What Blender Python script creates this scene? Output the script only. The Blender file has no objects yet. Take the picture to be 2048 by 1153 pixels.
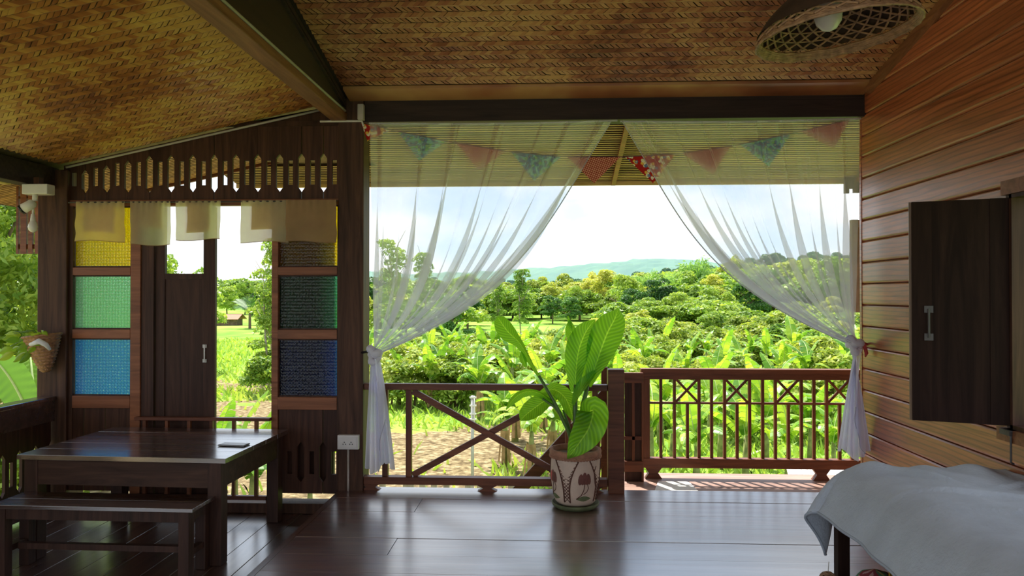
import bpy, math, random
import numpy as np
from mathutils import Vector, Matrix

random.seed(7); rng = np.random.default_rng(7)
scn = bpy.context.scene
col = scn.collection

# ---------------------------------------------------------------- camera, sky, sun, exposure
F, EYE = 1500.0, 1.45
YAW, PIT = math.atan2(74, F), math.atan2(14, F)
R_ = Vector((math.cos(YAW), math.sin(YAW), 0))
F0 = Vector((-math.sin(YAW), math.cos(YAW), 0)); UP = Vector((0, 0, 1))
FW = F0*math.cos(PIT) + UP*math.sin(PIT); UV = -F0*math.sin(PIT) + UP*math.cos(PIT)
CAM = Vector((0, 0, EYE))
cd = bpy.data.cameras.new('camera'); cam = bpy.data.objects.new('camera', cd); col.objects.link(cam)
cd.sensor_width = 36; cd.lens = F/2048*36; cd.clip_start = .05; cd.clip_end = 5000
m3 = Matrix((R_, UV, -FW)).transposed()
cam.matrix_world = Matrix.Translation(CAM) @ m3.to_4x4()
scn.camera = cam

def U(px, py, X=None, Y=None, Z=None):
    d = FW + R_*((px-1024)/F) - UV*((py-576.5)/F)
    t = (X-CAM.x)/d.x if X is not None else (Y-CAM.y)/d.y if Y is not None else (Z-CAM.z)/d.z
    return CAM + d*t

world = bpy.data.worlds.new('world'); scn.world = world; world.use_nodes = True
wn, wl = world.node_tree.nodes, world.node_tree.links
wn.clear()
wo = wn.new('ShaderNodeOutputWorld'); bg = wn.new('ShaderNodeBackground'); tc = wn.new('ShaderNodeTexCoord')
mp = wn.new('ShaderNodeMapping'); mp.inputs['Scale'].default_value = (1, 1, 2.2)
nz = wn.new('ShaderNodeTexNoise'); nz.inputs['Scale'].default_value = 3.0; nz.inputs['Detail'].default_value = 7; nz.inputs['Roughness'].default_value = .6
rp = wn.new('ShaderNodeValToRGB')
rp.color_ramp.elements[0].position = .40; rp.color_ramp.elements[0].color = (.60, .76, 1.0, 1)
rp.color_ramp.elements[1].position = .56; rp.color_ramp.elements[1].color = (.98, 1.0, 1.02, 1)
wl.new(tc.outputs['Generated'], mp.inputs['Vector']); wl.new(mp.outputs[0], nz.inputs['Vector'])
wl.new(nz.outputs['Fac'], rp.inputs[0]); wl.new(rp.outputs[0], bg.inputs['Color']); wl.new(bg.outputs[0], wo.inputs[0])
bg.inputs['Strength'].default_value = .64

sl = bpy.data.lights.new('sun', 'SUN'); sl.energy = 4.4; sl.angle = math.radians(1.0); sl.color = (1, .96, .88)
so = bpy.data.objects.new('sun', sl); col.objects.link(so)
sundir = Vector((-.28, .50, 1.15)).normalized()            # towards the sun: high, ahead of the camera
so.rotation_euler = sundir.to_track_quat('Z', 'Y').to_euler(); so.location = (0, 20, 40)

scn.view_settings.view_transform = 'Standard'; scn.view_settings.look = 'None'
scn.view_settings.gamma = 1; scn.view_settings.use_curve_mapping = False
scn.view_settings.exposure = 1.15
scn.cycles.transparent_max_bounces = 32
scn.cycles.max_bounces = 10; scn.cycles.diffuse_bounces = 5; scn.cycles.glossy_bounces = 4; scn.cycles.transmission_bounces = 6
scn.cycles.sample_clamp_indirect = 6

# ---------------------------------------------------------------- materials
def newmat(name):
    m = bpy.data.materials.new(name); m.use_nodes = True
    nt = m.node_tree; nt.nodes.clear()
    out = nt.nodes.new('ShaderNodeOutputMaterial')
    return m, nt.nodes, nt.links, out
def sock(v):
    return tuple(v)+(1,) if len(v) == 3 else v
def ramp(n, stops):
    r = n.new('ShaderNodeValToRGB'); e = r.color_ramp.elements
    while len(e) < len(stops): e.new(.5)
    for i, (p, c) in enumerate(stops): e[i].position = p; e[i].color = sock(c)
    return r
def coords(n, l, scale=(1, 1, 1), rot=(0, 0, 0), rnd=30., kind='Object'):
    t = n.new('ShaderNodeTexCoord'); mpn = n.new('ShaderNodeMapping')
    mpn.inputs['Scale'].default_value = scale; mpn.inputs['Rotation'].default_value = rot
    l.new(t.outputs[kind], mpn.inputs['Vector'])
    if rnd:
        oi = n.new('ShaderNodeObjectInfo'); mu = n.new('ShaderNodeMath'); mu.operation = 'MULTIPLY'; mu.inputs[1].default_value = rnd
        l.new(oi.outputs['Random'], mu.inputs[0]); l.new(mu.outputs[0], mpn.inputs['Location'])
    return mpn
def noise(n, l, vec, scale, detail=4, rough=.55, dist=0.):
    k = n.new('ShaderNodeTexNoise'); k.inputs['Scale'].default_value = scale; k.inputs['Detail'].default_value = detail
    k.inputs['Roughness'].default_value = rough; k.inputs['Distortion'].default_value = dist
    if vec is not None: l.new(vec.outputs[0], k.inputs['Vector'])
    return k
def mixc(n, l, fac, a, b, mode='MIX'):
    k = n.new('ShaderNodeMix'); k.data_type = 'RGBA'; k.blend_type = mode
    for s, v in ((k.inputs['Factor'], fac), (k.inputs[6], a), (k.inputs[7], b)):
        if isinstance(v, (int, float)): s.default_value = v
        elif isinstance(v, tuple): s.default_value = sock(v)
        else: l.new(v, s)
    return k.outputs[2]
def bump(n, l, height, strength=.3, dist=.01):
    b = n.new('ShaderNodeBump'); b.inputs['Strength'].default_value = strength; b.inputs['Distance'].default_value = dist
    l.new(height, b.inputs['Height']); return b.outputs[0]
def principled(n, l, out, rough=.5, spec=.5):
    p = n.new('ShaderNodeBsdfPrincipled'); p.inputs['Roughness'].default_value = rough; p.inputs['Specular IOR Level'].default_value = spec
    l.new(p.outputs[0], out.inputs[0]); return p

def plain(name, c, rough=.5, spec=.5, var=.12, scale=12., metal=0.):
    m, n, l, out = newmat(name); p = principled(n, l, out, rough, spec); p.inputs['Metallic'].default_value = metal
    v = coords(n, l); k = noise(n, l, v, scale)
    a = tuple(x*(1-var) for x in c); b = tuple(min(1, x*(1+var)) for x in c)
    r = ramp(n, [(.3, a), (.7, b)]); l.new(k.outputs['Fac'], r.inputs[0]); l.new(r.outputs[0], p.inputs['Base Color'])
    return m
def wood(name, dark, light, rough=.45, axis='x', grain=7., spec=.5, knots=0., bumpy=.15, rvar=.0, randv=.25, coat=0., stretch=14., crough=.23, cior=3.6):
    m, n, l, out = newmat(name); p = principled(n, l, out, rough, spec)
    s = {'x': (1, stretch, stretch), 'y': (stretch, 1, stretch), 'z': (stretch, stretch, 1)}[axis]
    v = coords(n, l, s)
    k = noise(n, l, v, grain/6, 6, .62, 1.2)
    mid = tuple((a+b)/2 for a, b in zip(dark, light))
    r = ramp(n, [(.30, dark), (.52, mid), (.72, light)]); l.new(k.outputs['Fac'], r.inputs[0])
    c = r.outputs[0]
    if knots:
        s2 = {'x': (1.2, 7, 7), 'y': (7, 1.2, 7), 'z': (7, 7, 1.2)}[axis]
        v2 = coords(n, l, s2); w = n.new('ShaderNodeTexWave'); w.wave_type = 'BANDS'; w.bands_direction = 'Z'; w.inputs['Scale'].default_value = 1.5
        w.inputs['Distortion'].default_value = 7; w.inputs['Detail'].default_value = 2; w.inputs['Detail Scale'].default_value = .7
        l.new(v2.outputs[0], w.inputs['Vector'])
        r2 = ramp(n, [(0, (.45, .42, .4)), (.35, (1, 1, 1))]); l.new(w.outputs['Fac'], r2.inputs[0])
        c = mixc(n, l, knots, c, r2.outputs[0], 'MULTIPLY')
    oi = n.new('ShaderNodeObjectInfo'); mr = n.new('ShaderNodeMapRange')
    mr.inputs['To Min'].default_value = 1-randv; mr.inputs['To Max'].default_value = 1+randv
    l.new(oi.outputs['Random'], mr.inputs['Value'])
    hs = n.new('ShaderNodeHueSaturation'); l.new(mr.outputs[0], hs.inputs['Value']); l.new(c, hs.inputs['Color'])
    l.new(hs.outputs[0], p.inputs['Base Color'])
    if rvar:
        v3 = coords(n, l, tuple(x*.5 for x in s)); k3 = noise(n, l, v3, 1.6, 5)
        mr2 = n.new('ShaderNodeMapRange'); mr2.inputs['From Min'].default_value = .3; mr2.inputs['From Max'].default_value = .7
        mr2.inputs['To Min'].default_value = rough-rvar; mr2.inputs['To Max'].default_value = rough+rvar
        l.new(k3.outputs['Fac'], mr2.inputs['Value']); l.new(mr2.outputs[0], p.inputs['Roughness'])
    if bumpy: l.new(bump(n, l, k.outputs['Fac'], bumpy, .004), p.inputs['Normal'])
    if coat: p.inputs['Coat Weight'].default_value = coat; p.inputs['Coat Roughness'].default_value = crough; p.inputs['Coat IOR'].default_value = cior; l.new(bump(n, l, k.outputs['Fac'], .10, .004), p.inputs['Coat Normal'])
    return m
def leafmat(name, a, b, c, trans=.45, rough=.45, scale=.6):
    """a..c: dark, mid and light green; varies from leaf to leaf, plant to plant and patch to patch"""
    m, n, l, out = newmat(name)
    g = n.new('ShaderNodeNewGeometry'); oi = n.new('ShaderNodeObjectInfo')
    t = n.new('ShaderNodeTexCoord'); k = noise(n, l, None, scale, 3); l.new(g.outputs['Position'], k.inputs['Vector'])
    s1 = n.new('ShaderNodeMath'); s1.operation = 'MULTIPLY_ADD'; l.new(g.outputs['Random Per Island'], s1.inputs[0]); s1.inputs[1].default_value = .45; l.new(k.outputs['Fac'], s1.inputs[2])
    s2 = n.new('ShaderNodeMath'); s2.operation = 'MULTIPLY_ADD'; l.new(oi.outputs['Random'], s2.inputs[0]); s2.inputs[1].default_value = .35; l.new(s1.outputs[0], s2.inputs[2])
    r = ramp(n, [(.45, a), (.85, b), (1.15 if False else 1.0, c)]); 
    mr = n.new('ShaderNodeMapRange'); mr.inputs['From Min'].default_value = .3; mr.inputs['From Max'].default_value = 1.25
    l.new(s2.outputs[0], mr.inputs['Value']); l.new(mr.outputs[0], r.inputs[0])
    r.color_ramp.elements[0].position = .1; r.color_ramp.elements[1].position = .5; r.color_ramp.elements[2].position = .9
    p = n.new('ShaderNodeBsdfPrincipled'); p.inputs['Roughness'].default_value = rough; p.inputs['Specular IOR Level'].default_value = .35
    l.new(r.outputs[0], p.inputs['Base Color'])
    tr = n.new('ShaderNodeBsdfTranslucent'); tcx = mixc(n, l, 1.0, r.outputs[0], (1.25, 1.2, .55), 'MULTIPLY'); l.new(tcx, tr.inputs['Color'])
    mx = n.new('ShaderNodeMixShader'); mx.inputs[0].default_value = trans
    l.new(p.outputs[0], mx.inputs[1]); l.new(tr.outputs[0], mx.inputs[2]); l.new(mx.outputs[0], out.inputs[0])
    return m
def cloth(name, c, trans=.4, bumps=.15, scale=250., var=.08, clear=0., rough=.9, bd=.002):
    m, n, l, out = newmat(name)
    v = coords(n, l); k = noise(n, l, v, 6, 4); k2 = noise(n, l, v, scale, 2)
    r = ramp(n, [(.3, tuple(x*(1-var) for x in c)), (.7, tuple(min(1, x*(1+var)) for x in c))]); l.new(k.outputs['Fac'], r.inputs[0])
    d = n.new('ShaderNodeBsdfDiffuse'); tr = n.new('ShaderNodeBsdfTranslucent')
    l.new(r.outputs[0], d.inputs['Color']); l.new(r.outputs[0], tr.inputs['Color'])
    if bumps: b = bump(n, l, k2.outputs['Fac'], bumps, bd); l.new(b, d.inputs['Normal'])
    mx = n.new('ShaderNodeMixShader'); mx.inputs[0].default_value = trans; l.new(d.outputs[0], mx.inputs[1]); l.new(tr.outputs[0], mx.inputs[2])
    o = mx.outputs[0]
    if clear:
        tp = n.new('ShaderNodeBsdfTransparent'); m2 = n.new('ShaderNodeMixShader'); m2.inputs[0].default_value = clear
        l.new(o, m2.inputs[1]); l.new(tp.outputs[0], m2.inputs[2]); o = m2.outputs[0]
    l.new(o, out.inputs[0]); return m
def glassmat(name, c1, c2):
    m, n, l, out = newmat(name)
    v = coords(n, l, (1, 1, 1), rnd=0)
    vo = n.new('ShaderNodeTexVoronoi'); vo.inputs['Scale'].default_value = 42; vo.inputs['Randomness'].default_value = .2
    l.new(v.outputs[0], vo.inputs['Vector'])
    w = n.new('ShaderNodeMath'); w.operation = 'SINE'; w2 = n.new('ShaderNodeMath'); w2.operation = 'MULTIPLY'; w2.inputs[1].default_value = 9
    l.new(vo.outputs['Distance'], w2.inputs[0]); l.new(w2.outputs[0], w.inputs[0])
    r = ramp(n, [(.1, c2), (.6, c1)]); l.new(w.outputs[0], r.inputs[0])
    bn = bump(n, l, w.outputs[0], .5, .004)
    tr = n.new('ShaderNodeBsdfTranslucent'); l.new(r.outputs[0], tr.inputs['Color'])
    rf = n.new('ShaderNodeBsdfRefraction'); rf.inputs['Roughness'].default_value = .5; rf.inputs['IOR'].default_value = 1.12
    l.new(r.outputs[0], rf.inputs['Color']); l.new(bn, rf.inputs['Normal'])
    gl = n.new('ShaderNodeBsdfGlossy'); gl.inputs['Roughness'].default_value = .2; l.new(bn, gl.inputs['Normal'])
    a = n.new('ShaderNodeMixShader'); a.inputs[0].default_value = .72; l.new(tr.outputs[0], a.inputs[1]); l.new(rf.outputs[0], a.inputs[2])
    b = n.new('ShaderNodeMixShader'); b.inputs[0].default_value = .05; l.new(a.outputs[0], b.inputs[1]); l.new(gl.outputs[0], b.inputs[2])
    l.new(b.outputs[0], out.inputs[0]); return m

M = {}
M['post'] = wood('dark_post_wood', (.035, .016, .010), (.13, .062, .036), .55, 'z', spec=.22, randv=.1)
M['board'] = wood('dark_board_wood', (.034, .014, .009), (.11, .048, .028), .5, 'z', spec=.22, randv=.2)
M['framewood'] = wood('window_frame_wood', (.15, .052, .022), (.36, .135, .06), .4, 'x', spec=.3, randv=.12)
M['doorwood'] = wood('door_wood', (.034, .015, .010), (.10, .045, .028), .5, 'z', spec=.22, randv=.1)
M['beam'] = wood('beam_wood', (.020, .013, .012), (.06, .036, .028), .5, 'x', spec=.22, randv=.1)
M['beamy'] = wood('lit_beam_wood', (.16, .065, .028), (.38, .18, .075), .45, 'y', spec=.25, randv=.1)  # orange-brown light on the beam's underside is put into the wood colour
M['fascia'] = wood('fascia_wood', (.018, .010, .007), (.05, .027, .018), .5, 'y', randv=.1)
M['floor'] = wood('varnished_floor_wood', (.055, .018, .013), (.17, .065, .048), .40, 'x', 6, 1.0, bumpy=.25, rvar=.10, randv=.18, coat=1.)
M['floory'] = wood('varnished_porch_wood', (.040, .016, .011), (.13, .055, .035), .36, 'y', 6, 1.0, bumpy=.25, rvar=.10, randv=.2, coat=1.)
M['deck'] = wood('deck_wood', (.22, .12, .09), (.45, .28, .22), .5, 'x', randv=.12)
M['wall'] = wood('varnished_wall_plank', (.30, .078, .026), (.68, .215, .082), .36, 'y', 8, .5, knots=.75, bumpy=.1, rvar=.08, randv=.16, stretch=18., coat=.5, crough=.28, cior=1.8)
M['rail'] = wood('railing_wood', (.085, .026, .013), (.25, .088, .043), .42, 'x', spec=.3, randv=.15)
M['railz'] = wood('baluster_wood', (.095, .030, .013), (.28, .10, .045), .42, 'z', spec=.3, randv=.2)
M['table'] = wood('dark_table_wood', (.030, .014, .010), (.11, .055, .038), .28, 'x', 7, .7, bumpy=.2, rvar=.07, randv=.1, coat=1., crough=.15, cior=2.7)
M['tleg'] = wood('table_leg_wood', (.028, .014, .010), (.085, .042, .03), .45, 'z', spec=.22, randv=.1)
M['tablex'] = wood('table_apron_wood', (.030, .014, .010), (.09, .045, .03), .45, 'x', spec=.22, randv=.1)
M['shutter'] = wood('shutter_wood', (.016, .008, .006), (.040, .020, .014), .6, 'z', spec=.08, randv=.05)
M['shutedge'] = wood('shutter_edge_wood', (.12, .07, .035), (.3, .17, .09), .5, 'z')
M['hinge'] = plain('iron', (.10, .09, .085), .5, metal=.7)
M['pale_metal'] = plain('pale_metal', (.45, .43, .40), .4, metal=.6)
M['white_plastic'] = plain('white_plastic', (.72, .70, .66), .4, var=.05)
M['conduit'] = plain('conduit_plastic', (.50, .45, .40), .4, var=.1)
M['black'] = plain('black_plastic', (.012, .012, .014), .25)
M['bulb'] = plain('milky_bulb', (.75, .73, .70), .25, var=.03)
M['curtain'] = cloth('sheer_white_voile', (.88, .89, .99), .68, 0, clear=.63, var=.02)
M['curtain_tail'] = cloth('sheer_white_voile_gathered', (.90, .90, 1.0), .6, 0, clear=.06, var=.02)
M['knot'] = cloth('white_voile_knot', (.90, .90, .98), .35, .2, 60)
M['hem'] = cloth('voile_hem', (.70, .71, .78), .4, 0, clear=.2)
M['cream'] = cloth('cream_linen', (.98, .88, .60), .70, .3, 160, clear=.10)
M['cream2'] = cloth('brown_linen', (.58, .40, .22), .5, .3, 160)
M['blanket'] = cloth('grey_fleece', (.55, .605, .67), 0., .8, 55, .08, bd=.006)
M['blankethem'] = cloth('grey_fleece_hem', (.46, .51, .58), 0., .5, 55, .08, bd=.004)
M['tie'] = plain('red_tie_ribbon', (.55, .08, .07), .8)
M['string'] = plain('dark_red_bias_tape', (.20, .09, .08), .8)
M['gold'] = cloth('gold_cloth', (.72, .43, .06), .1, .2, 80, .35)
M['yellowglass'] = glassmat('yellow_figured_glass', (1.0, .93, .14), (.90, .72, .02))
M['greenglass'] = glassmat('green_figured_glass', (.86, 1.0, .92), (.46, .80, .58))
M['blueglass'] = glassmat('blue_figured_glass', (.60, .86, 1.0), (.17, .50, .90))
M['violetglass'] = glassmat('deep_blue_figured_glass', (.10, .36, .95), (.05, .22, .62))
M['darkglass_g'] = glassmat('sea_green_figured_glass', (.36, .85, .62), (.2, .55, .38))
M['terracotta'] = plain('terracotta', (.36, .17, .10), .8, var=.25, scale=20)
M['potcream'] = plain('cream_slip', (.62, .47, .36), .75, var=.15, scale=8)
M['potbrown'] = plain('carved_brown', (.12, .045, .028), .8)
M['potgreen'] = plain('mossy_green_glaze', (.12, .14, .06), .7, var=.3)
M['potred'] = plain('dark_red_glaze', (.16, .055, .04), .7, var=.3)
M['wicker'] = plain('dark_wicker', (.36, .21, .115), .55, var=.45, scale=40)
M['wickerdark'] = plain('lamp_lining', (.05, .026, .014), .8, var=.4)
M['basket'] = plain('rattan_basket', (.34, .17, .08), .6, var=.45, scale=50)
M['bamboo'] = wood('split_bamboo', (.42, .28, .08), (.80, .60, .24), .5, 'x', 9, randv=.30)
M['bambooporch'] = wood('brown_split_bamboo', (.24, .11, .035), (.55, .29, .10), .5, 'x', 9, randv=.35)
M['bambooshade'] = wood('bamboo_backing', (.035, .02, .012), (.08, .045, .025), .7, 'x')
M['weaveback'] = plain('ceiling_backing', (.03, .016, .010), .8)
M['roofskin'] = plain('roof_thatch', (.22, .16, .09), .9, var=.4)
M['mat'] = plain('white_door_mat', (.80, .78, .74), .8, var=.06)
M['stake'] = plain('weathered_stake', (.45, .40, .30), .8, var=.3)
M['pipe'] = plain('grey_pipe', (.42, .42, .40), .5, var=.15)
M['trunk'] = plain('bark', (.16, .11, .075), .9, var=.4, scale=5)
M['palebark'] = plain('pale_bark', (.38, .33, .26), .9, var=.3, scale=5)
M['stem'] = plain('banana_stem', (.22, .24, .07), .7, var=.45, scale=6)
M['dryleaf'] = cloth('dry_banana_leaf', (.42, .28, .14), .3, 0, var=.3)
M['l_mid'] = leafmat('leaf_mid', (.05, .13, .02), (.17, .31, .045), (.40, .52, .10))
M['l_dark'] = leafmat('leaf_dark', (.018, .060, .016), (.05, .14, .035), (.12, .26, .06))
M['l_yellow'] = leafmat('leaf_yellow_green', (.16, .26, .04), (.38, .46, .08), (.62, .62, .15))
M['l_bamboo'] = leafmat('leaf_bamboo', (.12, .28, .06), (.25, .45, .12), (.42, .60, .20))
M['l_shrub'] = leafmat('leaf_shrub', (.07, .155, .02), (.23, .34, .045), (.48, .53, .12))
M['l_grass'] = leafmat('leaf_grass', (.16, .30, .04), (.30, .48, .07), (.48, .60, .14), .4)
M['l_banana'] = leafmat('leaf_banana', (.055, .17, .02), (.18, .37, .04), (.46, .60, .08), .45, .35, .9)
M['l_midrib'] = plain('banana_midrib', (.55, .68, .28), .5)
M['l_far'] = leafmat('leaf_far_ridge', (.025, .075, .03), (.06, .15, .05), (.12, .24, .08), .3, scale=.1)
def houseleaf():
    m, n, l, out = newmat('aroid_leaf')
    uv = n.new('ShaderNodeTexCoord'); sp = n.new('ShaderNodeSeparateXYZ'); l.new(uv.outputs['UV'], sp.inputs[0])
    # side veins slanting off the midrib: bands in v + |u|
    ab = n.new('ShaderNodeMath'); ab.operation = 'ABSOLUTE'; l.new(sp.outputs['X'], ab.inputs[0])
    a = n.new('ShaderNodeMath'); a.operation = 'MULTIPLY_ADD'; l.new(ab.outputs[0], a.inputs[0]); a.inputs[1].default_value = -.16; l.new(sp.outputs['Y'], a.inputs[2])
    s = n.new('ShaderNodeMath'); s.operation = 'MULTIPLY'; l.new(a.outputs[0], s.inputs[0]); s.inputs[1].default_value = 120
    si = n.new('ShaderNodeMath'); si.operation = 'SINE'; l.new(s.outputs[0], si.inputs[0])
    r = ramp(n, [(.0, (.066, .24, .018)), (.55, (.080, .28, .022)), (1, (.105, .33, .028))]); 
    mr = n.new('ShaderNodeMapRange'); mr.inputs['From Min'].default_value = -1; l.new(si.outputs[0], mr.inputs['Value']); l.new(mr.outputs[0], r.inputs[0])
    r2 = ramp(n, [(.02, (.10, .16, .05)), (.06, (0, 0, 0))]); l.new(ab.outputs[0], r2.inputs[0])
    c = mixc(n, l, 1., r.outputs[0], r2.outputs[0], 'ADD')
    p = n.new('ShaderNodeBsdfPrincipled'); p.inputs['Roughness'].default_value = .3; l.new(c, p.inputs['Base Color'])
    l.new(bump(n, l, si.outputs[0], .35, .004), p.inputs['Normal'])
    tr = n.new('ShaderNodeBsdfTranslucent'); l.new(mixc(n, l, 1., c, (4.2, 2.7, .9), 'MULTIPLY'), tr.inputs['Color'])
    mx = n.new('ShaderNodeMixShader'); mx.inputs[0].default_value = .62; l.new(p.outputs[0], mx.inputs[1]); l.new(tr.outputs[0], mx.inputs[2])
    l.new(mx.outputs[0], out.inputs[0]); return m
M['house'] = houseleaf()
M['petiole'] = plain('petiole', (.10, .20, .04), .4)
def weavemat(name, cols):
    m, n, l, out = newmat(name); p = principled(n, l, out, .34, .8)
    g = n.new('ShaderNodeNewGeometry'); t = coords(n, l, rnd=0)
    k = noise(n, l, t, 1.5, 3); k2 = noise(n, l, t, 60, 3)  # broad noise paints soft patches of ceiling light into the weave colour
    a = n.new('ShaderNodeMath'); a.operation = 'MULTIPLY_ADD'; l.new(g.outputs['Random Per Island'], a.inputs[0]); a.inputs[1].default_value = .25; l.new(k.outputs['Fac'], a.inputs[2])
    r = ramp(n, list(zip((.38, .58, .82), cols))); l.new(a.outputs[0], r.inputs[0])
    l.new(r.outputs[0], p.inputs['Base Color']); l.new(bump(n, l, k2.outputs['Fac'], .2, .002), p.inputs['Normal'])
    return m
M['weave'] = weavemat('golden_bamboo_weave', ((.22, .070, .016), (.47, .185, .036), (.70, .45, .09)))
M['weavemain'] = weavemat('red_brown_bamboo_weave', ((.18, .058, .026), (.38, .145, .056), (.60, .36, .13)))
def gingham():
    m, n, l, out = newmat('red_gingham'); p = principled(n, l, out, .85, .2)
    t = n.new('ShaderNodeTexCoord'); sp = n.new('ShaderNodeSeparateXYZ'); l.new(t.outputs['UV'], sp.inputs[0]); res = []
    for ax in 'XY':
        a = n.new('ShaderNodeMath'); a.operation = 'MULTIPLY'; a.inputs[1].default_value = 78; l.new(sp.outputs[ax], a.inputs[0])
        b = n.new('ShaderNodeMath'); b.operation = 'FRACT'; l.new(a.outputs[0], b.inputs[0])
        c = n.new('ShaderNodeMath'); c.operation = 'GREATER_THAN'; c.inputs[1].default_value = .5; l.new(b.outputs[0], c.inputs[0]); res.append(c)
    s = n.new('ShaderNodeMath'); s.operation = 'ADD'; l.new(res[0].outputs[0], s.inputs[0]); l.new(res[1].outputs[0], s.inputs[1])
    h = n.new('ShaderNodeMath'); h.operation = 'MULTIPLY'; h.inputs[1].default_value = .5; l.new(s.outputs[0], h.inputs[0])
    r = ramp(n, [(0, (.80, .48, .40)), (.5, (.50, .10, .08)), (1, (.22, .02, .02))]); r.color_ramp.interpolation = 'CONSTANT'
    r.color_ramp.elements[1].position = .4; r.color_ramp.elements[2].position = .9
    l.new(h.outputs[0], r.inputs[0]); l.new(r.outputs[0], p.inputs['Base Color'])
    tr = n.new('ShaderNodeBsdfTranslucent'); l.new(r.outputs[0], tr.inputs['Color']); mx = n.new('ShaderNodeMixShader'); mx.inputs[0].default_value = .35
    l.new(p.outputs[0], mx.inputs[1]); l.new(tr.outputs[0], mx.inputs[2]); l.new(mx.outputs[0], out.inputs[0]); return m
def floral(name, base, cols, scale=34.):
    m, n, l, out = newmat(name); p = principled(n, l, out, .85, .2)
    t = n.new('ShaderNodeTexCoord'); c = None; prev = base
    for i, (cc, sc, rad) in enumerate(cols):
        mpn = n.new('ShaderNodeMapping'); mpn.inputs['Location'].default_value = (i*3.1, i*1.7, 0); l.new(t.outputs['UV'], mpn.inputs['Vector'])
        nn = noise(n, l, mpn, 90, 2); mx = n.new('ShaderNodeVectorMath'); mx.operation = 'MULTIPLY_ADD'
        l.new(nn.outputs['Color'], mx.inputs[0]); mx.inputs[1].default_value = (.018, .018, 0); l.new(mpn.outputs[0], mx.inputs[2])
        vo = n.new('ShaderNodeTexVoronoi'); vo.voronoi_dimensions = '2D'; vo.inputs['Scale'].default_value = sc; l.new(mx.outputs[0], vo.inputs['Vector'])
        lt = n.new('ShaderNodeMath'); lt.operation = 'LESS_THAN'; lt.inputs[1].default_value = rad; l.new(vo.outputs['Distance'], lt.inputs[0])
        prev = mixc(n, l, lt.outputs[0], prev, cc)
        lt2 = n.new('ShaderNodeMath'); lt2.operation = 'LESS_THAN'; lt2.inputs[1].default_value = rad*.3; l.new(vo.outputs['Distance'], lt2.inputs[0])
        prev = mixc(n, l, lt2.outputs[0], prev, (.75, .55, .18))
    l.new(prev, p.inputs['Base Color'])
    tr = n.new('ShaderNodeBsdfTranslucent'); l.new(prev, tr.inputs['Color']); mx = n.new('ShaderNodeMixShader'); mx.inputs[0].default_value = .35
    l.new(p.outputs[0], mx.inputs[1]); l.new(tr.outputs[0], mx.inputs[2]); l.new(mx.outputs[0], out.inputs[0]); return m
M['gingham'] = gingham()
M['bluefloral'] = floral('blue_floral_print', (.26, .55, .52), [((.06, .14, .46), 30, .38), ((.03, .06, .26), 26, .28), ((.16, .48, .12), 18, .20)])
M['redfloral'] = floral('red_floral_print', (.42, .02, .02), [((.85, .78, .72), 24, .30), ((.85, .45, .08), 20, .22), ((.10, .16, .45), 14, .16)])
M['bagfloral'] = floral('maroon_floral_cloth', (.38, .08, .09), [((.16, .34, .20), 9, .4), ((.7, .4, .4), 12, .22)])
def groundmat():
    m, n, l, out = newmat('field_ground'); p = principled(n, l, out, .95, .1)
    g = n.new('ShaderNodeNewGeometry'); sp = n.new('ShaderNodeSeparateXYZ'); l.new(g.outputs['Position'], sp.inputs[0])
    def N(sc, d=4):
        k = noise(n, l, None, sc, d); l.new(g.outputs['Position'], k.inputs['Vector']); return k.outputs['Fac']
    def MA(op, a, b):
        k = n.new('ShaderNodeMath'); k.operation = op
        for s, v in zip(k.inputs, (a, b)):
            if isinstance(v, (int, float)): s.default_value = v
            else: l.new(v, s)
        return k.outputs[0]
    gr = ramp(n, [(.30, (.10, .22, .03)), (.5, (.21, .36, .05)), (.72, (.36, .46, .10))]); l.new(N(.22, 6), gr.inputs[0])
    st = ramp(n, [(.30, (.06, .040, .02)), (.5, (.21, .155, .08)), (.70, (.42, .345, .20))]); l.new(N(5.5, 5), st.inputs[0])
    wob = MA('MULTIPLY', MA('SUBTRACT', N(.25, 4), .5), 9.)
    y = MA('ADD', sp.outputs['Y'], wob)
    x = MA('ADD', sp.outputs['X'], wob)
    # tilled strips: a mulched bed close to the house and a second one behind a grass verge
    house = MA('MULTIPLY', MA('LESS_THAN', y, 25.), MA('GREATER_THAN', x, -9.5))
    strips = MA('MULTIPLY', MA('LESS_THAN', x, -8.), MA('MAXIMUM', MA('LESS_THAN', y, 31.), MA('MULTIPLY', MA('GREATER_THAN', y, 33.), MA('LESS_THAN', y, 38.))))
    k = MA('MULTIPLY', MA('LESS_THAN', x, .5), MA('MAXIMUM', house, strips))
    patch = MA('GREATER_THAN', N(.12, 3), .60)
    k = MA('MAXIMUM', MA('MULTIPLY', k, MA('SUBTRACT', 1., MA('MULTIPLY', patch, .9))), 0)
    c = mixc(n, l, k, gr.outputs[0], st.outputs[0]); l.new(c, p.inputs['Base Color'])
    l.new(bump(n, l, N(7, 4), .8, .06), p.inputs['Normal']); return m
M['ground'] = groundmat()
M['farhill'] = leafmat('forest_on_far_hill', (.030, .085, .045), (.06, .15, .06), (.11, .22, .08), 0., .9, scale=.02)

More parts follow.
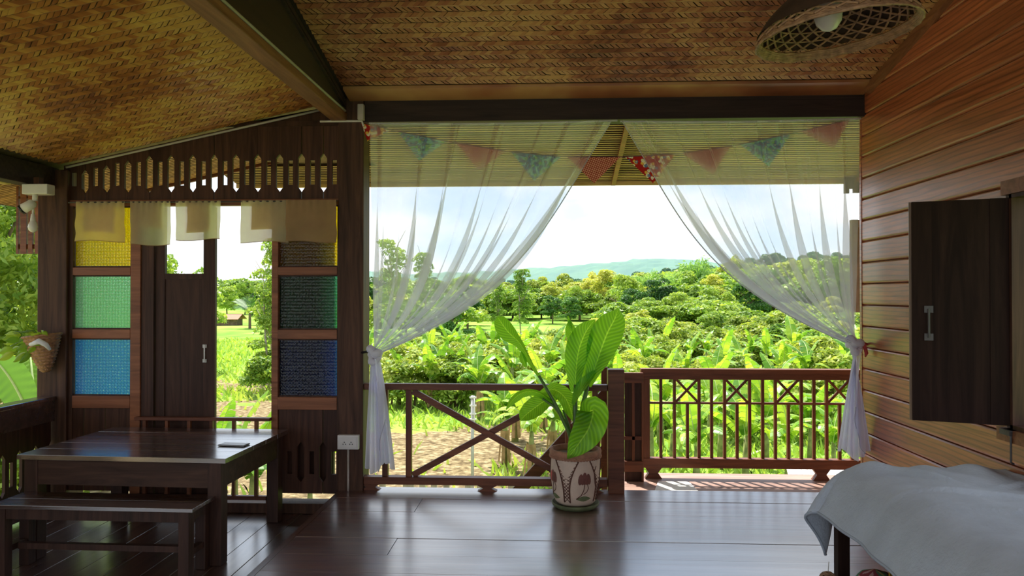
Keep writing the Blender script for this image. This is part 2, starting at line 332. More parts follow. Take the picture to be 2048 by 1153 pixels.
# ---------------------------------------------------------------- mesh helpers
ORG = {}
class MB:
    def __init__(s): s.v = []; s.f = []; s.uv = {}
    def add(s, vs, fs):
        o = len(s.v); s.v += [tuple(v) for v in vs]; s.f += [tuple(i+o for i in f) for f in fs]; return s
    def box(s, x0, x1, y0, y1, z0, z1):
        return s.add([(x, y, z) for z in (z0, z1) for y in (y0, y1) for x in (x0, x1)],
                     [(0, 2, 3, 1), (4, 5, 7, 6), (0, 1, 5, 4), (2, 6, 7, 3), (0, 4, 6, 2), (1, 3, 7, 5)])
    def bar(s, a, b, w, t, up=None):
        a, b = Vector(a), Vector(b); d = (b-a).normalized(); u = Vector(up or (0, 1, 0))
        p = d.cross(u).normalized(); q = p.cross(d).normalized(); P = p*w/2; Q = q*t/2
        vs = [c+i*P+j*Q for c in (a, b) for (i, j) in ((-1, -1), (1, -1), (1, 1), (-1, 1))]
        return s.add(vs, [(0, 1, 2, 3), (7, 6, 5, 4), (0, 4, 5, 1), (1, 5, 6, 2), (2, 6, 7, 3), (3, 7, 4, 0)])
    def prism(s, poly, fn0, fn1):
        """poly: 2-D outline; fn0/fn1 map (u, v) to the two faces"""
        n = len(poly); vs = [fn0(*p) for p in poly]+[fn1(*p) for p in poly]
        return s.add(vs, [tuple(range(n))[::-1], tuple(range(n, 2*n))]+[(i, (i+1) % n, n+(i+1) % n, n+i) for i in range(n)])
    def tube(s, path, r, k=8, cap=True):
        path = [Vector(p) for p in path]; n = len(path); rs = r if isinstance(r, (list, tuple)) else [r]*n
        o = len(s.v); ref = None
        for i, p in enumerate(path):
            d = (path[min(i+1, n-1)]-path[max(i-1, 0)]).normalized()
            if ref is None: ref = d.orthogonal().normalized()
            ref = (ref-d*ref.dot(d)).normalized(); q = d.cross(ref)
            s.v += [tuple(p+(ref*math.cos(2*math.pi*j/k)+q*math.sin(2*math.pi*j/k))*rs[i]) for j in range(k)]
        for i in range(n-1):
            s.f += [(o+i*k+j, o+i*k+(j+1) % k, o+(i+1)*k+(j+1) % k, o+(i+1)*k+j) for j in range(k)]
        if cap: s.f += [tuple(o+j for j in range(k))[::-1], tuple(o+(n-1)*k+j for j in range(k))]
        return s
    def lathe(s, prof, c=(0, 0, 0), k=32, close=False):
        o = len(s.v); n = len(prof); c = Vector(c)
        for r, z in prof: s.v += [(c.x+r*math.cos(2*math.pi*j/k), c.y+r*math.sin(2*math.pi*j/k), c.z+z) for j in range(k)]
        for i in range(n-1): s.f += [(o+i*k+j, o+i*k+(j+1) % k, o+(i+1)*k+(j+1) % k, o+(i+1)*k+j) for j in range(k)]
        if close: s.f += [tuple(o+j for j in range(k))[::-1], tuple(o+(n-1)*k+j for j in range(k))]
        return s
    def grid(s, fn, nu, nv, uvfn=None):
        o = len(s.v)
        for j in range(nv+1):
            for i in range(nu+1):
                s.v.append(tuple(fn(i/nu, j/nv)))
                if uvfn: s.uv[len(s.v)-1] = uvfn(i/nu, j/nv)
        for j in range(nv):
            for i in range(nu): a = o+j*(nu+1)+i; s.f.append((a, a+1, a+nu+2, a+nu+1))
        return s
    def sphere(s, c, r, k=12, n=8):
        rx, ry, rz = r if isinstance(r, (tuple, list)) else (r, r, r)
        return s.grid(lambda u, v: (c[0]+rx*math.sin(math.pi*v)*math.cos(2*math.pi*u), c[1]+ry*math.sin(math.pi*v)*math.sin(2*math.pi*u), c[2]+rz*math.cos(math.pi*v)), k, n)
    def mesh(s, name, smooth=False, origin=(0, 0, 0)):
        me = bpy.data.meshes.new(name); o = Vector(origin)
        me.from_pydata([tuple(Vector(v)-o) for v in s.v], [], s.f)
        if s.uv:
            ul = me.uv_layers.new(name='UVMap')
            for lp in me.loops: ul.data[lp.index].uv = s.uv.get(lp.vertex_index, (0, 0))
        if smooth: me.polygons.foreach_set('use_smooth', [True]*len(me.polygons))
        me.update(); return me
    def build(s, name, mat, parent=None, smooth=False, bevel=0., solid=0., origin=None):
        if origin is None and parent is None:
            vs = np.array(s.v); lo, hi = vs.min(0), vs.max(0); origin = ((lo[0]+hi[0])/2, (lo[1]+hi[1])/2, lo[2])
        base = Vector(ORG.get(parent.name, (0, 0, 0))) if parent else Vector(origin)
        me = s.mesh(name, smooth, base); me.materials.append(M[mat])
        o = bpy.data.objects.new(name, me); col.objects.link(o)
        if parent: o.parent = parent; ORG[o.name] = base
        else: o.location = origin; ORG[o.name] = base
        if solid: k = o.modifiers.new('solid', 'SOLIDIFY'); k.thickness = solid; k.offset = 0
        if bevel: k = o.modifiers.new('bevel', 'BEVEL'); k.width = bevel; k.segments = 2; k.limit_method = 'ANGLE'
        return o
def tag(o, label=None, cat=None, group=None, kind=None):
    for k, v in (('label', label), ('category', cat), ('group', group), ('kind', kind)):
        if v: o[k] = v
    return o
def thing(name, loc, label, cat, group=None):
    o = bpy.data.objects.new(name, None); col.objects.link(o); o.location = loc; o.empty_display_size = .1
    ORG[o.name] = Vector(loc); return tag(o, label, cat, group)
def setting(name, loc, label=None):
    o = bpy.data.objects.new(name, None); col.objects.link(o); o.location = loc; o.empty_display_size = .1
    ORG[o.name] = Vector(loc); return tag(o, label, kind='structure')
def B(x0, x1, y0, y1, z0, z1): return MB().box(x0, x1, y0, y1, z0, z1)
def npmesh(name, quads, mat):
    """quads: (n,4,3) array"""
    n = len(quads); me = bpy.data.meshes.new(name)
    me.vertices.add(n*4); me.vertices.foreach_set('co', quads.astype(np.float32).ravel())
    me.loops.add(n*4); me.loops.foreach_set('vertex_index', np.arange(n*4, dtype=np.int32))
    me.polygons.add(n); me.polygons.foreach_set('loop_start', np.arange(0, n*4, 4, dtype=np.int32))
    me.update(); me.validate(); me.materials.append(M[mat]); return me
def putmesh(name, me, parent=None, loc=(0, 0, 0), rot=(0, 0, 0), scale=1.):
    o = bpy.data.objects.new(name, me); col.objects.link(o); o.parent = parent
    o.location = loc; o.rotation_euler = rot; o.scale = (scale,)*3 if isinstance(scale, (int, float)) else scale
    return o

# ================================================================ the house
YB = 5.54            # inner face of the back line of posts
LOW = -.18           # porch floor and deck below the main floor
WX = 2.28            # inner face of the right wall
EX = -1.50           # left edge of the main floor
RK = .2094           # roof pitch
def roof_z(y): return 2.929 + RK*(5.485-y) if y > .2 else 2.929 + RK*(5.285) - RK*(.2-y)
def porch_z(x): return 2.871 + .211*(x+1.735)

# ---- main floor: wide varnished planks laid across
fl = setting('floor', (0, 0, -.04), 'varnished dark red-brown plank floor of the main room')
B(EX, WX+.1, -3.0, 5.62, -.16, -.045).build('subfloor', 'beam', fl)
y = 5.62; i = 0
while y > -3.0:
    w = random.choice((.27, .29, .31, .33)); 
    cuts = [EX-.02, WX+.1]
    if i % 3 == 1: cuts.insert(1, -.9 if i == 1 else random.uniform(-1, 1.6))
    for a, b in zip(cuts, cuts[1:]):
        zz = random.uniform(-.0012, .0012)
        B(a+.0012, b-.0012, y-w+.0018, y, -.045, zz).build('plank', 'floor', fl, bevel=.0015)
    y -= w; i += 1
B(EX-.06, EX-.022, -3.0, 5.50, -.179, -.001).build('edge_board', 'floory', fl)
# ---- porch floor, planks laid lengthwise
pf = setting('floor.001', (-2.7, 1.5, LOW), 'lower porch floor of dark varnished planks under the dining table')
x = -3.95
while x < EX-.1:
    w = random.choice((.17, .19, .21))
    B(x, min(x+w-.004, EX-.062), -3.0, 5.75, LOW-.03, LOW+random.uniform(-.002, .0)).build('plank', 'floory', pf, bevel=.0015)
    x += w
# ---- outer deck beyond the opening
dk = setting('floor.002', (1.8, 6.2, LOW), 'sunlit outer deck of pale planks behind the low railing')
y = 5.63
while y < 6.9:
    B(.50, 4.6, y, y+.158, LOW-.03, LOW+random.uniform(-.002, 0)).build('plank', 'deck', dk, bevel=.0015); y += .162
B(.50, 4.6, 6.915, 6.95, LOW-.16, LOW-.002).build('fascia_board', 'deck', dk)
for xx in (.6, 2.6, 4.4): B(xx-.06, xx+.06, 6.2, 6.32, -3.1, LOW-.032).build('stilt', 'post', dk)
# stilts and joists under the house
for k, (xx, yy) in enumerate([(-3.75, 5.63), (-1.47, 5.63), (2.2, 5.5), (-3.75, 1.), (2.2, 1.), (-3.75, -2.8), (2.2, -2.8)]):
    tag(B(xx-.08, xx+.08, yy-.08, yy+.08, -3.1, -.215 if k < 1 else -.19).build('stilt', 'post'), kind='structure')

# ---- right wall of horizontal planks, with a window opening nearer than the shutter
wr = setting('wall_right', (WX, 2, 0), 'varnished orange-brown plank wall on the right')
P = .153; z = -.02-.003; k = 0
WY0, WY1, WZ0, WZ1 = 2.05, 3.76, .80, 1.94
wallmesh = {}
def wplank(y0, y1, z0, z1):
    top = lambda v: min(y1, 5.485-(v-2.905)/RK)
    m = MB(); t = .028
    prof = [(0, z0+.004), (-.010, z0+.011), (-.012, z0+.02), (-.012, z1-.008), (-.004, z1), (t, z1), (t, z0+.004)]
    m.prism(prof, lambda u, v: (WX+u, y0, v), lambda u, v: (WX+u, top(v), v))
    m.build('plank', 'wall', wr)
z = -.155+.0
while z < 4.2:
    z0, z1 = z, z+P
    ymax = YB+.02
    ymin = -3.0 if z1 < 3.3 else (.2-(roof_z(.2)-z1-.0)/RK)
    if 5.485-(z1-2.905)/RK - ymin > .3:
        if z1 > WZ0 and z0 < WZ1:
            wplank(WY1, ymax, z0, z1); wplank(ymin, WY0, z0, z1)
        else: wplank(ymin, ymax, z0, z1)
    z += P
B(WX+.028, WX+.06, -3.0, YB, -.16, WZ0).build('wall_lining', 'weaveback', wr)
B(WX+.028, WX+.06, -3.0, WY0, WZ0, 2.9).build('wall_lining', 'weaveback', wr)
B(WX+.028, WX+.06, WY1, YB, WZ0, 2.9).build('wall_lining', 'weaveback', wr)
m = MB(); m.prism([(-3.0, 2.9), (YB, 2.9), (.2, roof_z(.2)), (-3.0, roof_z(-3.0))], lambda u, v: (WX+.028, u, v), lambda u, v: (WX+.06, u, v)); m.build('wall_lining', 'weaveback', wr)
B(WX-.016, WX+.07, YB+.018, YB+.05, -.16, 2.73).build('corner_board', 'wall', wr)
for q_ in ((WY1-.02, WY1, WZ0, WZ1), (WY0, WY0+.02, WZ0, WZ1), (WY0, WY1, WZ1-.02, WZ1), (WY0, WY1, WZ0, WZ0+.02)): B(WX-.045, WX+.075, *q_).build('window_jamb', 'doorwood', wr)
B(WX-.055, WX+.0, WY0-.07, WY0, WZ0-.07, WZ1+.07).build('window_frame', 'framewood', wr)
B(WX-.03, WX+.03, WY1, WY1+.05, WZ0-.07, WZ1+.05).build('window_frame', 'doorwood', wr)
B(WX-.055, WX+.0, WY0, WY1+.05, WZ1, WZ1+.07).build('window_frame', 'framewood', wr)
B(WX-.07, WX+.0, WY0, WY1+.07, WZ0-.06, WZ0).build('window_sill', 'framewood', wr)
m = MB(); m.bar((WX-.03, 5.4, roof_z(5.4)-.05), (WX-.03, .3, roof_z(.3)-.05), .05, .05); tag(m.build('trim_1', 'beamy'), kind='structure')

# ---- woven ceilings: real slanting strips, row by row
def weave(fn, L, W, row, pitch, seed):
    """herringbone of short bulging strips; fn(u, v, lift) maps the flat sheet into the room"""
    r = np.random.default_rng(seed); q = []
    nr, nc = int(W/row), int(L/pitch)
    for j in range(nr):
        v0, v1 = j*row, (j+1)*row; s = 1 if j % 2 else -1
        for i in range(-1, nc+1):
            a = i*pitch + r.uniform(-.002, .002); sh = s*row*1.15; w = pitch*r.uniform(.84, 1.0); o = -sh/2
            lift = r.uniform(0, .003)
            pts = []
            for (uu, vv, ll) in ((a+o, v0, -.006), (a+o+w, v0, -.003), (a+o+w+sh/2, (v0+v1)/2, .006+lift), (a+o+sh/2, (v0+v1)/2, .004+lift),
                                 (a+o+w+sh, v1, -.003), (a+o+sh, v1, -.006)):
                pts.append(fn(min(max(uu, 0), L), vv, ll))
            q.append((pts[0], pts[1], pts[2], pts[3])); q.append((pts[3], pts[2], pts[4], pts[5]))
    return np.array(q)
ce = setting('ceiling', (0, 3, 3.0), 'varnished woven bamboo ceiling of the main room, rising towards the viewer')
nrm = Vector((0, RK, 1)).normalized()
def cm(u, v, lift): yy = 5.30-v*.9788; return (EX+.02+u, yy, roof_z(yy)-.02-lift)
L1 = WX-EX-.04
o = putmesh('woven_strip', npmesh('woven_strip', weave(cm, L1, 5.2, .056, .034, 1), 'weavemain'), ce); o.location = -Vector(ORG[ce.name]); tag(o, kind='stuff')
def slab(y0, y1, x0, x1, zf, lo, hi): 
    m = MB(); m.prism([(y0, zf(y0)+lo), (y1, zf(y1)+lo), (y1, zf(y1)+hi), (y0, zf(y0)+hi)], lambda u, v: (x0, u, v), lambda u, v: (x1, u, v)); return m
slab(.2, 5.6, EX-.1, WX+.12, roof_z, -.012, .0).build('backing_panel', 'weaveback', ce)
slab(.2, 5.62, EX-.1, 2.75, roof_z, .03, .12).build('roof_sheet', 'roofskin', ce)
slab(5.62, 7.30, -3.15, 3.6, roof_z, .03, .12).build('roof_sheet', 'roofskin', ce)
slab(-1.9, .2, EX-.1, WX+.3, roof_z, -.012, .12).build('roof_sheet', 'roofskin', ce)
slab(5.315, 5.50, EX+.02, WX-.02, roof_z, -.034, -.012).build('edge_panel', 'weavemain', ce)
tag(B(EX+.02, WX-.02, .12, .28, roof_z(.2)-.22, roof_z(.2)-.02).build('ridge_beam', 'beam', ce))
# porch ceiling
cp = setting('ceiling.001', (-2.9, 2, 2.6), 'golden-brown woven bamboo ceiling over the porch, sloping down to the left')
def cpm(u, v, lift): xx = -1.66-u*.978; return (xx, 5.50-v, porch_z(xx)-.015-lift)
q = weave(cpm, 2.08, 8.4, .056, .034, 2)
o = putmesh('woven_strip', npmesh('woven_strip', q, 'weave'), cp); o.location = -Vector(ORG[cp.name]); tag(o, kind='stuff')
m = MB(); m.prism([(-4.75, porch_z(-4.75)), (-1.63, porch_z(-1.63)), (-1.63, porch_z(-1.63)+.10), (-4.75, porch_z(-4.75)+.10)], lambda u, v: (u, -3.0, v), lambda u, v: (u, 6.81, v)); m.build('roof_sheet', 'roofskin', cp)
for k in range(46):     # split-bamboo lining of the porch roof beyond the posts and beyond the side beam
    yy = 5.72+k*.046
    if yy > 6.79: break
    m = MB(); m.bar((-4.72, yy, porch_z(-4.72)-.005), (-1.66, yy, porch_z(-1.66)-.005), .028, .004, (0, 0, 1)); m.build('slat', 'bambooporch', cp)
m = MB(); m.prism([(-4.75, porch_z(-4.75)-.002), (-1.63, porch_z(-1.63)-.002), (-1.63, porch_z(-1.63)), (-4.75, porch_z(-4.75))], lambda u, v: (u, 5.70, v), lambda u, v: (u, 6.80, v)); m.build('backing_mat', 'bambooshade', cp)
for k in range(12):
    xx = -4.72+k*.075
    m = MB(); m.bar((xx, -2.9, porch_z(xx)-.010), (xx, 5.70, porch_z(xx)-.010), .068, .010, (0, 0, 1)); m.build('slat', 'bamboo', cp)
m = MB(); m.bar((-4.75, 6.83, porch_z(-4.75)+.03), (-1.7, 6.83, porch_z(-1.7)+.03), .03, .12, (0, 0, 1)); m.build('eave_board', 'rail', cp)
# main eave beyond the beam: split bamboo slats on dark rafters
ev = setting('ceiling.002', (0, 6.4, 2.7), 'split bamboo eave lining hanging low over the opening')
yy = 5.70; k = 0
while yy < 7.27:
    dz = random.uniform(-.004, .004)
    m = MB(); m.bar((-3.1 if yy > 6.85 else -1.6, yy, roof_z(yy)+.001+dz*.3), (3.5, yy+random.uniform(-.01, .01), roof_z(yy)+.001-dz*.3), random.uniform(.022, .028), .004, (0, 0, 1)); m.build('slat', 'bamboo', ev)
    yy += .043
slab(5.68, 7.29, -1.6, 3.5, roof_z, .004, .028).build('backing_mat', 'bambooshade', ev)
slab(6.86, 7.29, -3.1, -1.6, roof_z, .004, .028).build('backing_mat', 'bambooshade', ev)
m = MB(); m.bar((-3.1, 7.305, roof_z(7.3)+.03), (3.55, 7.305, roof_z(7.3)+.03), .03, .13, (0, 0, 1)); m.build('eave_board', 'bamboo', ev)
for xx in (.62, 2.9):
    m = MB(); m.bar((xx, 5.7, roof_z(5.7)-.035), (xx, 7.27, roof_z(7.27)-.035), .04, .03, (0, 0, 1)); m.build('rafter', 'framewood', ev)
# short boards sticking down at the right end of the eave
for k, (px, py) in enumerate(((1693, 387), (1703, 378), (1711, 386), (1718, 386))):
    a = U(px, 375, Y=7.22); b = U(px, py, Y=7.22)
    B(a.x-.022, a.x+.022, 7.21, 7.235, b.z, roof_z(7.22)+.02).build('hanging_slat', 'board', ev)

# ---- beams and posts
bm_ = B(-1.37, WX, 5.50, 5.66, 2.735, 2.935).build('beam', 'beam', bevel=.004); tag(bm_, 'thick dark lintel beam across the wide opening above the curtains', kind='structure')
tag(B(-1.37, WX-.02, 5.485, 5.52, 2.935, 2.975).build('trim_2', 'framewood', bevel=.003), kind='structure')
sb = B(-1.615, -1.50, -3.0, 5.50, 2.745, 2.80).build('beam.001', 'beamy', bevel=.004); tag(sb, 'long brown beam dividing the porch ceiling from the main ceiling', kind='structure')
fs = MB(); fs.prism([(-3.0, 2.80), (5.50, 2.80), (5.50, roof_z(5.5)-.01), (.2, roof_z(.2)-.01), (-3.0, roof_z(-3.)-.01)], lambda u, v: (-1.60, u, v), lambda u, v: (-1.515, u, v)); tag(fs.build('trim_3', 'fascia'), kind='structure')
for dz, w in ((.055, .03), (.09, .012)):
    m = MB(); m.bar((-1.505, 5.45, roof_z(5.45)-dz), (-1.505, .3, roof_z(.3)-dz), w, .02, (1, 0, 0)); tag(m.build('trim_4', 'beam'), kind='structure')
tag(B(-3.86, -3.74, -3.0, 5.55, 2.25, porch_z(-3.8)-.02).build('beam.002', 'beam', bevel=.004), 'dark side beam above the left railing of the porch', kind='structure')
tag(B(-1.565, -1.375, 5.50, 5.69, LOW, 2.95).build('post', 'post', bevel=.006), 'tall dark wooden post beside the left curtain', kind='structure')
tag(B(-3.875, -3.645, 5.50, 5.72, LOW, 2.40).build('post.001', 'post', bevel=.008), 'tall weathered dark post at the left end of the porch', kind='structure')

# ---- partition between the two posts
wb = setting('wall_back', (-2.6, YB, LOW), 'dark carved partition with coloured glass at the far end of the porch')
XS0, PITCH = -3.531, .16745       # first long slot, spacing
def slot_boards(n0, n1, z0f, z1f, zl0, zl1, zs0, zs1, fn, parent, gaps=(), mat='board', first=None, last=None):
    """boards with a long pointed slot at every joint and a short slot in the middle; fn(u, v, side) gives the point on either face"""
    for k in range(n0, n1):
        xa, xb = XS0+k*PITCH, XS0+(k+1)*PITCH; m = MB(); xm = (xa+xb)/2; h = .027; s = .018
        g0 = .003 if k in gaps else .0006; g1 = .003 if (k+1) in gaps else .0006
        for (xl, xr, a, b, zla, zlb, zra, zrb, ga, gb) in ((xa, xm, h, s, zl0, zl1, zs0, zs1, g0, 0), (xm, xb, s, h, zs0, zs1, zl0, zl1, 0, g1)):
            top0, top1 = z1f(xl), z1f(xr); lcap = min(zlb, top0-.07) ; rcap = min(zrb, top1-.07)
            pa = .035 if a == h else 0; pb = .035 if b == h else 0
            L = [(xl+ga, z0f(xl)), (xr-gb, z0f(xr))]
            if first is not None and xl < first-.001: continue
            R = [(xr-gb, zra), (xr-b, zra+pb), (xr-b, rcap-pb), (xr-gb, rcap)] if rcap > zra+.03 else []
            T = [(xr-gb, top1), (xl+ga, top0)]
            E = [(xl+ga, lcap), (xl+a, lcap-pa), (xl+a, zla+pa), (xl+ga, zla)] if lcap > zla+.03 else []
            m.prism(L+R+T+E, lambda u, v: fn(u, v, 0), lambda u, v: fn(u, v, 1))
        m.build('carved_board', mat, parent)
fp = lambda u, v, s: (u, YB+.0+.022*s, v)
slot_boards(-1, 12, lambda x: 2.165, lambda x: min(porch_z(x)-.02, 2.74), 2.225, 2.512, 2.280, 2.462, fp, wb, gaps=(0, 6, 10, 11))
B(-3.645, -1.565, YB-.006, YB+.03, 2.72, 2.76).build('header_board', 'board', wb)
m = MB(); m.prism([(-2.35, 2.74), (-1.565, 2.74), (-1.565, porch_z(-1.6)-.02), (-2.35, porch_z(-2.35)-.02)], lambda u, v: (u, YB+.002, v), lambda u, v: (u, YB+.02, v)); m.build('gable_board', 'board', wb)
B(-3.645, -1.565, YB-.012, YB+.05, 2.125, 2.172).build('header_rail', 'framewood', wb, bevel=.003)
B(-3.1957, -3.167, YB, YB+.022, -.035, .60).build('board', 'board', wb)
slot_boards(-1, 2, lambda x: -.035, lambda x: .60, .049, .348, .109, .280, fp, wb, gaps=(0, 1))
slot_boards(9, 12, lambda x: -.035, lambda x: .60, .049, .348, .109, .280, fp, wb, gaps=(11,), first=XS0+9*PITCH)
B(-3.645, -1.50, YB-.03, YB+.12, LOW, -.105).build('sill_beam', 'post', wb, bevel=.004)
for x0, x1 in ((-3.166, -3.088), (-2.078, -2.029)): B(x0, x1, YB-.012, YB+.055, -.105, 2.125).build('stile', 'framewood', wb, bevel=.003)
B(-3.088, -2.99, YB+.0, YB+.07, -.105, 2.125).build('door_jamb', 'doorwood', wb, bevel=.003)
B(-3.645, -3.616, YB-.01, YB+.05, .0, 2.125).build('stile', 'post', wb)
B(-1.58, -1.563, YB-.01, YB+.05, .0, 2.125).build('stile', 'post', wb)
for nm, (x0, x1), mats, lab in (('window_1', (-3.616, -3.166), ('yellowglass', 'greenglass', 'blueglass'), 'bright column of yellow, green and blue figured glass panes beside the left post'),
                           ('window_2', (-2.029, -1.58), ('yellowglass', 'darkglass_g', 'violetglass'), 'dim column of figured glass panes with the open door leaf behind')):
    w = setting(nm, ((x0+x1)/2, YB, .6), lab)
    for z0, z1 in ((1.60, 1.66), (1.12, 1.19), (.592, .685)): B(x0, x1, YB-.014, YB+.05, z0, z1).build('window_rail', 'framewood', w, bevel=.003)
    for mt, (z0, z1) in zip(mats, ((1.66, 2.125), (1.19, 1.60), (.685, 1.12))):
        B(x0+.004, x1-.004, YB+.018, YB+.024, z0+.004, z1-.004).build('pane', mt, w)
        for f in (B(x0, x1, YB+.005, YB+.017, z0, z0+.010), B(x0, x1, YB+.005, YB+.017, z1-.010, z1)): f.build('glazing_bead', 'doorwood', w)
# half-glazed door leaf standing closed on the left, its upper light empty
d1 = setting('door_1', (-2.75, YB+.03, -.1), 'dark half door leaf with an open upper light and a small metal bolt')
B(-2.985, -2.915, YB+.02, YB+.055, -.08, 2.12).build('stile', 'doorwood', d1, bevel=.002)
dst = B(-2.616, -2.525, YB+.02, YB+.055, -.08, 2.12).build('stile', 'doorwood', d1, bevel=.002).name
B(-2.915, -2.616, YB+.028, YB+.048, -.08, 1.61).build('panel', 'doorwood', d1)
B(-2.915, -2.616, YB+.022, YB+.054, 1.57, 1.612).build('rail', 'doorwood', d1)
bo = MB()
bo.box(-2.607, -2.597, YB+.010, YB+.02, .945, 1.075); bo.box(-2.617, -2.587, YB+.014, YB+.02, .94, .965); bo.box(-2.617, -2.587, YB+.014, YB+.02, 1.05, 1.075)
bo.build('bolt', 'pale_metal', bpy.data.objects[dst])
d2 = setting('door_2', (-1.9, 5.75, -.1), 'second door leaf folded open behind the dim glass panes')
xr = U(668, 600, Y=5.65).x
B(-2.085, xr, 5.652, 5.685, -.06, 2.12).build('door_leaf', 'doorwood', d2)
B(-2.085, -2.02, 5.645, 5.652, -.06, 2.12).build('stile', 'doorwood', d2); B(xr-.07, xr, 5.645, 5.652, -.06, 2.12).build('stile', 'doorwood', d2)
# low rail across the doorway
lr = thing('low_railing', (-2.58, 5.50, LOW), 'low wooden railing with thin balusters across the doorway', 'railing')
B(-3.10, -2.07, 5.470, 5.525, .512, .535).build('top_rail', 'rail', lr, bevel=.002)
B(-3.09, -2.08, 5.480, 5.515, -.075, -.045).build('bottom_rail', 'rail', lr, bevel=.002)
for k in range(6): xx = -3.05+k*.1705+.02; B(xx-.012, xx+.012, 5.485, 5.512, -.045, .512).build('baluster', 'railz', lr)
for xx in (-3.075, -2.085): B(xx-.014, xx+.014, 5.48, 5.518, LOW, -.045).build('foot', 'railz', lr)
# ---- side railing of the porch on the left
sr = thing('side_railing', (-3.76, 2.5, LOW), 'porch side railing of carved boards under a broad dark rail at the left edge', 'railing')
B(-3.84, -3.72, -2.9, 5.50, .655, .685).build('top_rail', 'table', sr, bevel=.004)
B(-3.755, -3.73, -2.9, 5.50, .50, .655).build('apron_board', 'table', sr)
B(-3.79, -3.73, -2.9, 5.50, LOW+.03, LOW+.09).build('bottom_rail', 'board', sr)
XS0s = XS0; 
fy = lambda u, v, s: (-3.75-.022*s, u, v)
XS0, PITCH = 5.155-6*.16745-.005, .16745
slot_boards(-8, 8, lambda x: -.10, lambda x: .52, .049, .348, .109, .280, fy, sr, gaps=())
XS0 = XS0s

# ---- left balustrade in the wide opening
lb = thing('balustrade', (-.5, 5.56, 0), 'dark wooden balustrade with one large cross brace behind the potted plant', 'balustrade')
B(-1.375, .428, 5.52, 5.585, .745, .79).build('top_rail', 'rail', lb, bevel=.003)
B(-1.375, .428, 5.515, 5.59, .045, .10).build('bottom_rail', 'rail', lb, bevel=.003)
for px in (771, 818, 1136, 1190): c = U(px, 860, Y=5.55); B(c.x-.021, c.x+.021, 5.53, 5.572, .10, .745).build('upright', 'railz', lb, bevel=.002)
xa, xb = U(826, 780, Y=5.55).x, U(1130, 780, Y=5.55).x
for a, b, dy in (((xa, .735), (xb, .11), 0), ((xa, .11), (xb, .735), .012)):
    m = MB(); m.bar((a[0], 5.545+dy, a[1]), (b[0], 5.545+dy, b[1]), .045, .026); m.build('cross_brace', 'rail', lb)
for px in (742, 975, 1188):
    c = U(px, 970, Y=5.55).x; w = .075
    m = MB(); m.prism([(-w, 0), (w, 0), (w-.045, .022), (w, .045), (-w, .045), (-w+.045, .022)], lambda u, v: (c+u, 5.525, v), lambda u, v: (c+u, 5.58, v)); m.build('foot', 'rail', lb)
nw = B(.430, .548, 5.50, 5.615, 0, .905).build('newel_post', 'rail', bevel=.005); tag(nw, 'square dark newel post right of the potted plant', 'post')
# ---- right railing on the deck
YR = 6.75
rr = thing('deck_railing', (1.8, YR, LOW), 'reddish-brown deck railing with small crosses between thin balusters', 'railing')
def ux(px): return U(px, 850, Y=YR).x
def uz(py): return U(1450, py, Y=YR).z
zt0, zt1, zm0, zm1, zb0, zb1 = uz(759), uz(738), uz(809), uz(805), uz(936), uz(917)
B(ux(1281), 4.5, YR-.05, YR+.05, zt0, zt1).build('top_rail', 'rail', rr, bevel=.004)
B(ux(1298), 4.5, YR-.015, YR+.015, zm0, zm1).build('middle_rail', 'rail', rr)
B(ux(1284), 4.5, YR-.04, YR+.04, zb0, zb1).build('bottom_rail', 'rail', rr, bevel=.004)
B(ux(1284), ux(1299), YR-.035, YR+.035, zb1, zt0).build('end_post', 'railz', rr, bevel=.003)
bx = [1321.6, 1348.7, 1374.7, 1398, 1423, 1449, 1474, 1499, 1525, 1550.5, 1576.5, 1602.5, 1627.6, 1653, 1679, 1704, 1729, 1755, 1781, 1806, 1831, 1857]
for k, px in enumerate(bx):
    low = k % 4 == 2; c = ux(px)
    B(c-.0125, c+.0125, YR-.014, YR+.014, zb1, zm0 if low else zt0).build('baluster', 'railz', rr)
    if low:
        a, b = ux(px-23), ux(px+21)
        for s in (0, 1):
            m = MB(); m.bar((a, YR+.004*s, zm1 if s else zt0), (b, YR+.004*s, zt0 if s else zm1), .021, .016); m.build('cross_piece', 'railz', rr)
for px in (1306, 1641, 1870):
    c = ux(px); w = .075; h = zb0-LOW
    m = MB(); m.prism([(-w, 0), (w, 0), (w-.035, h*.5), (w, h), (-w, h), (-w+.035, h*.5)], lambda u, v: (c+u, YR-.03, LOW+v), lambda u, v: (c+u, YR+.03, LOW+v)); m.build('foot', 'rail', rr)
# narrow gate leaf between newel post and deck railing
gt = thing('deck_gate', (.70, 6.60, LOW), 'narrow dark panelled gate leaf between the newel post and deck railing', 'gate')
YG = 6.62; g0, g1 = U(1247, 850, Y=YG).x, U(1286, 850, Y=YG).x
def gz(py): return U(1267, py, Y=YG).z
B(g0, g1, YG-.03, YG+.03, gz(766), gz(746)).build('top_rail', 'rail', gt, bevel=.003)
B(g0, g1, YG-.03, YG+.03, gz(943), gz(922)).build('bottom_rail', 'rail', gt, bevel=.003)
B(g0+.01, g1-.002, YG+.0, YG+.012, LOW, gz(766)).build('panel', 'doorwood', gt)
B((g0+g1)/2-.012, (g0+g1)/2+.012, YG-.018, YG, gz(922), gz(766)).build('middle_stile', 'railz', gt)
B(g0, g1, YG-.018, YG, gz(880), gz(873)).build('cross_rail', 'rail', gt)
B(g1-.014, g1+.004, YG-.024, YG+.0, LOW, gz(766)).build('edge_stile', 'railz', gt)
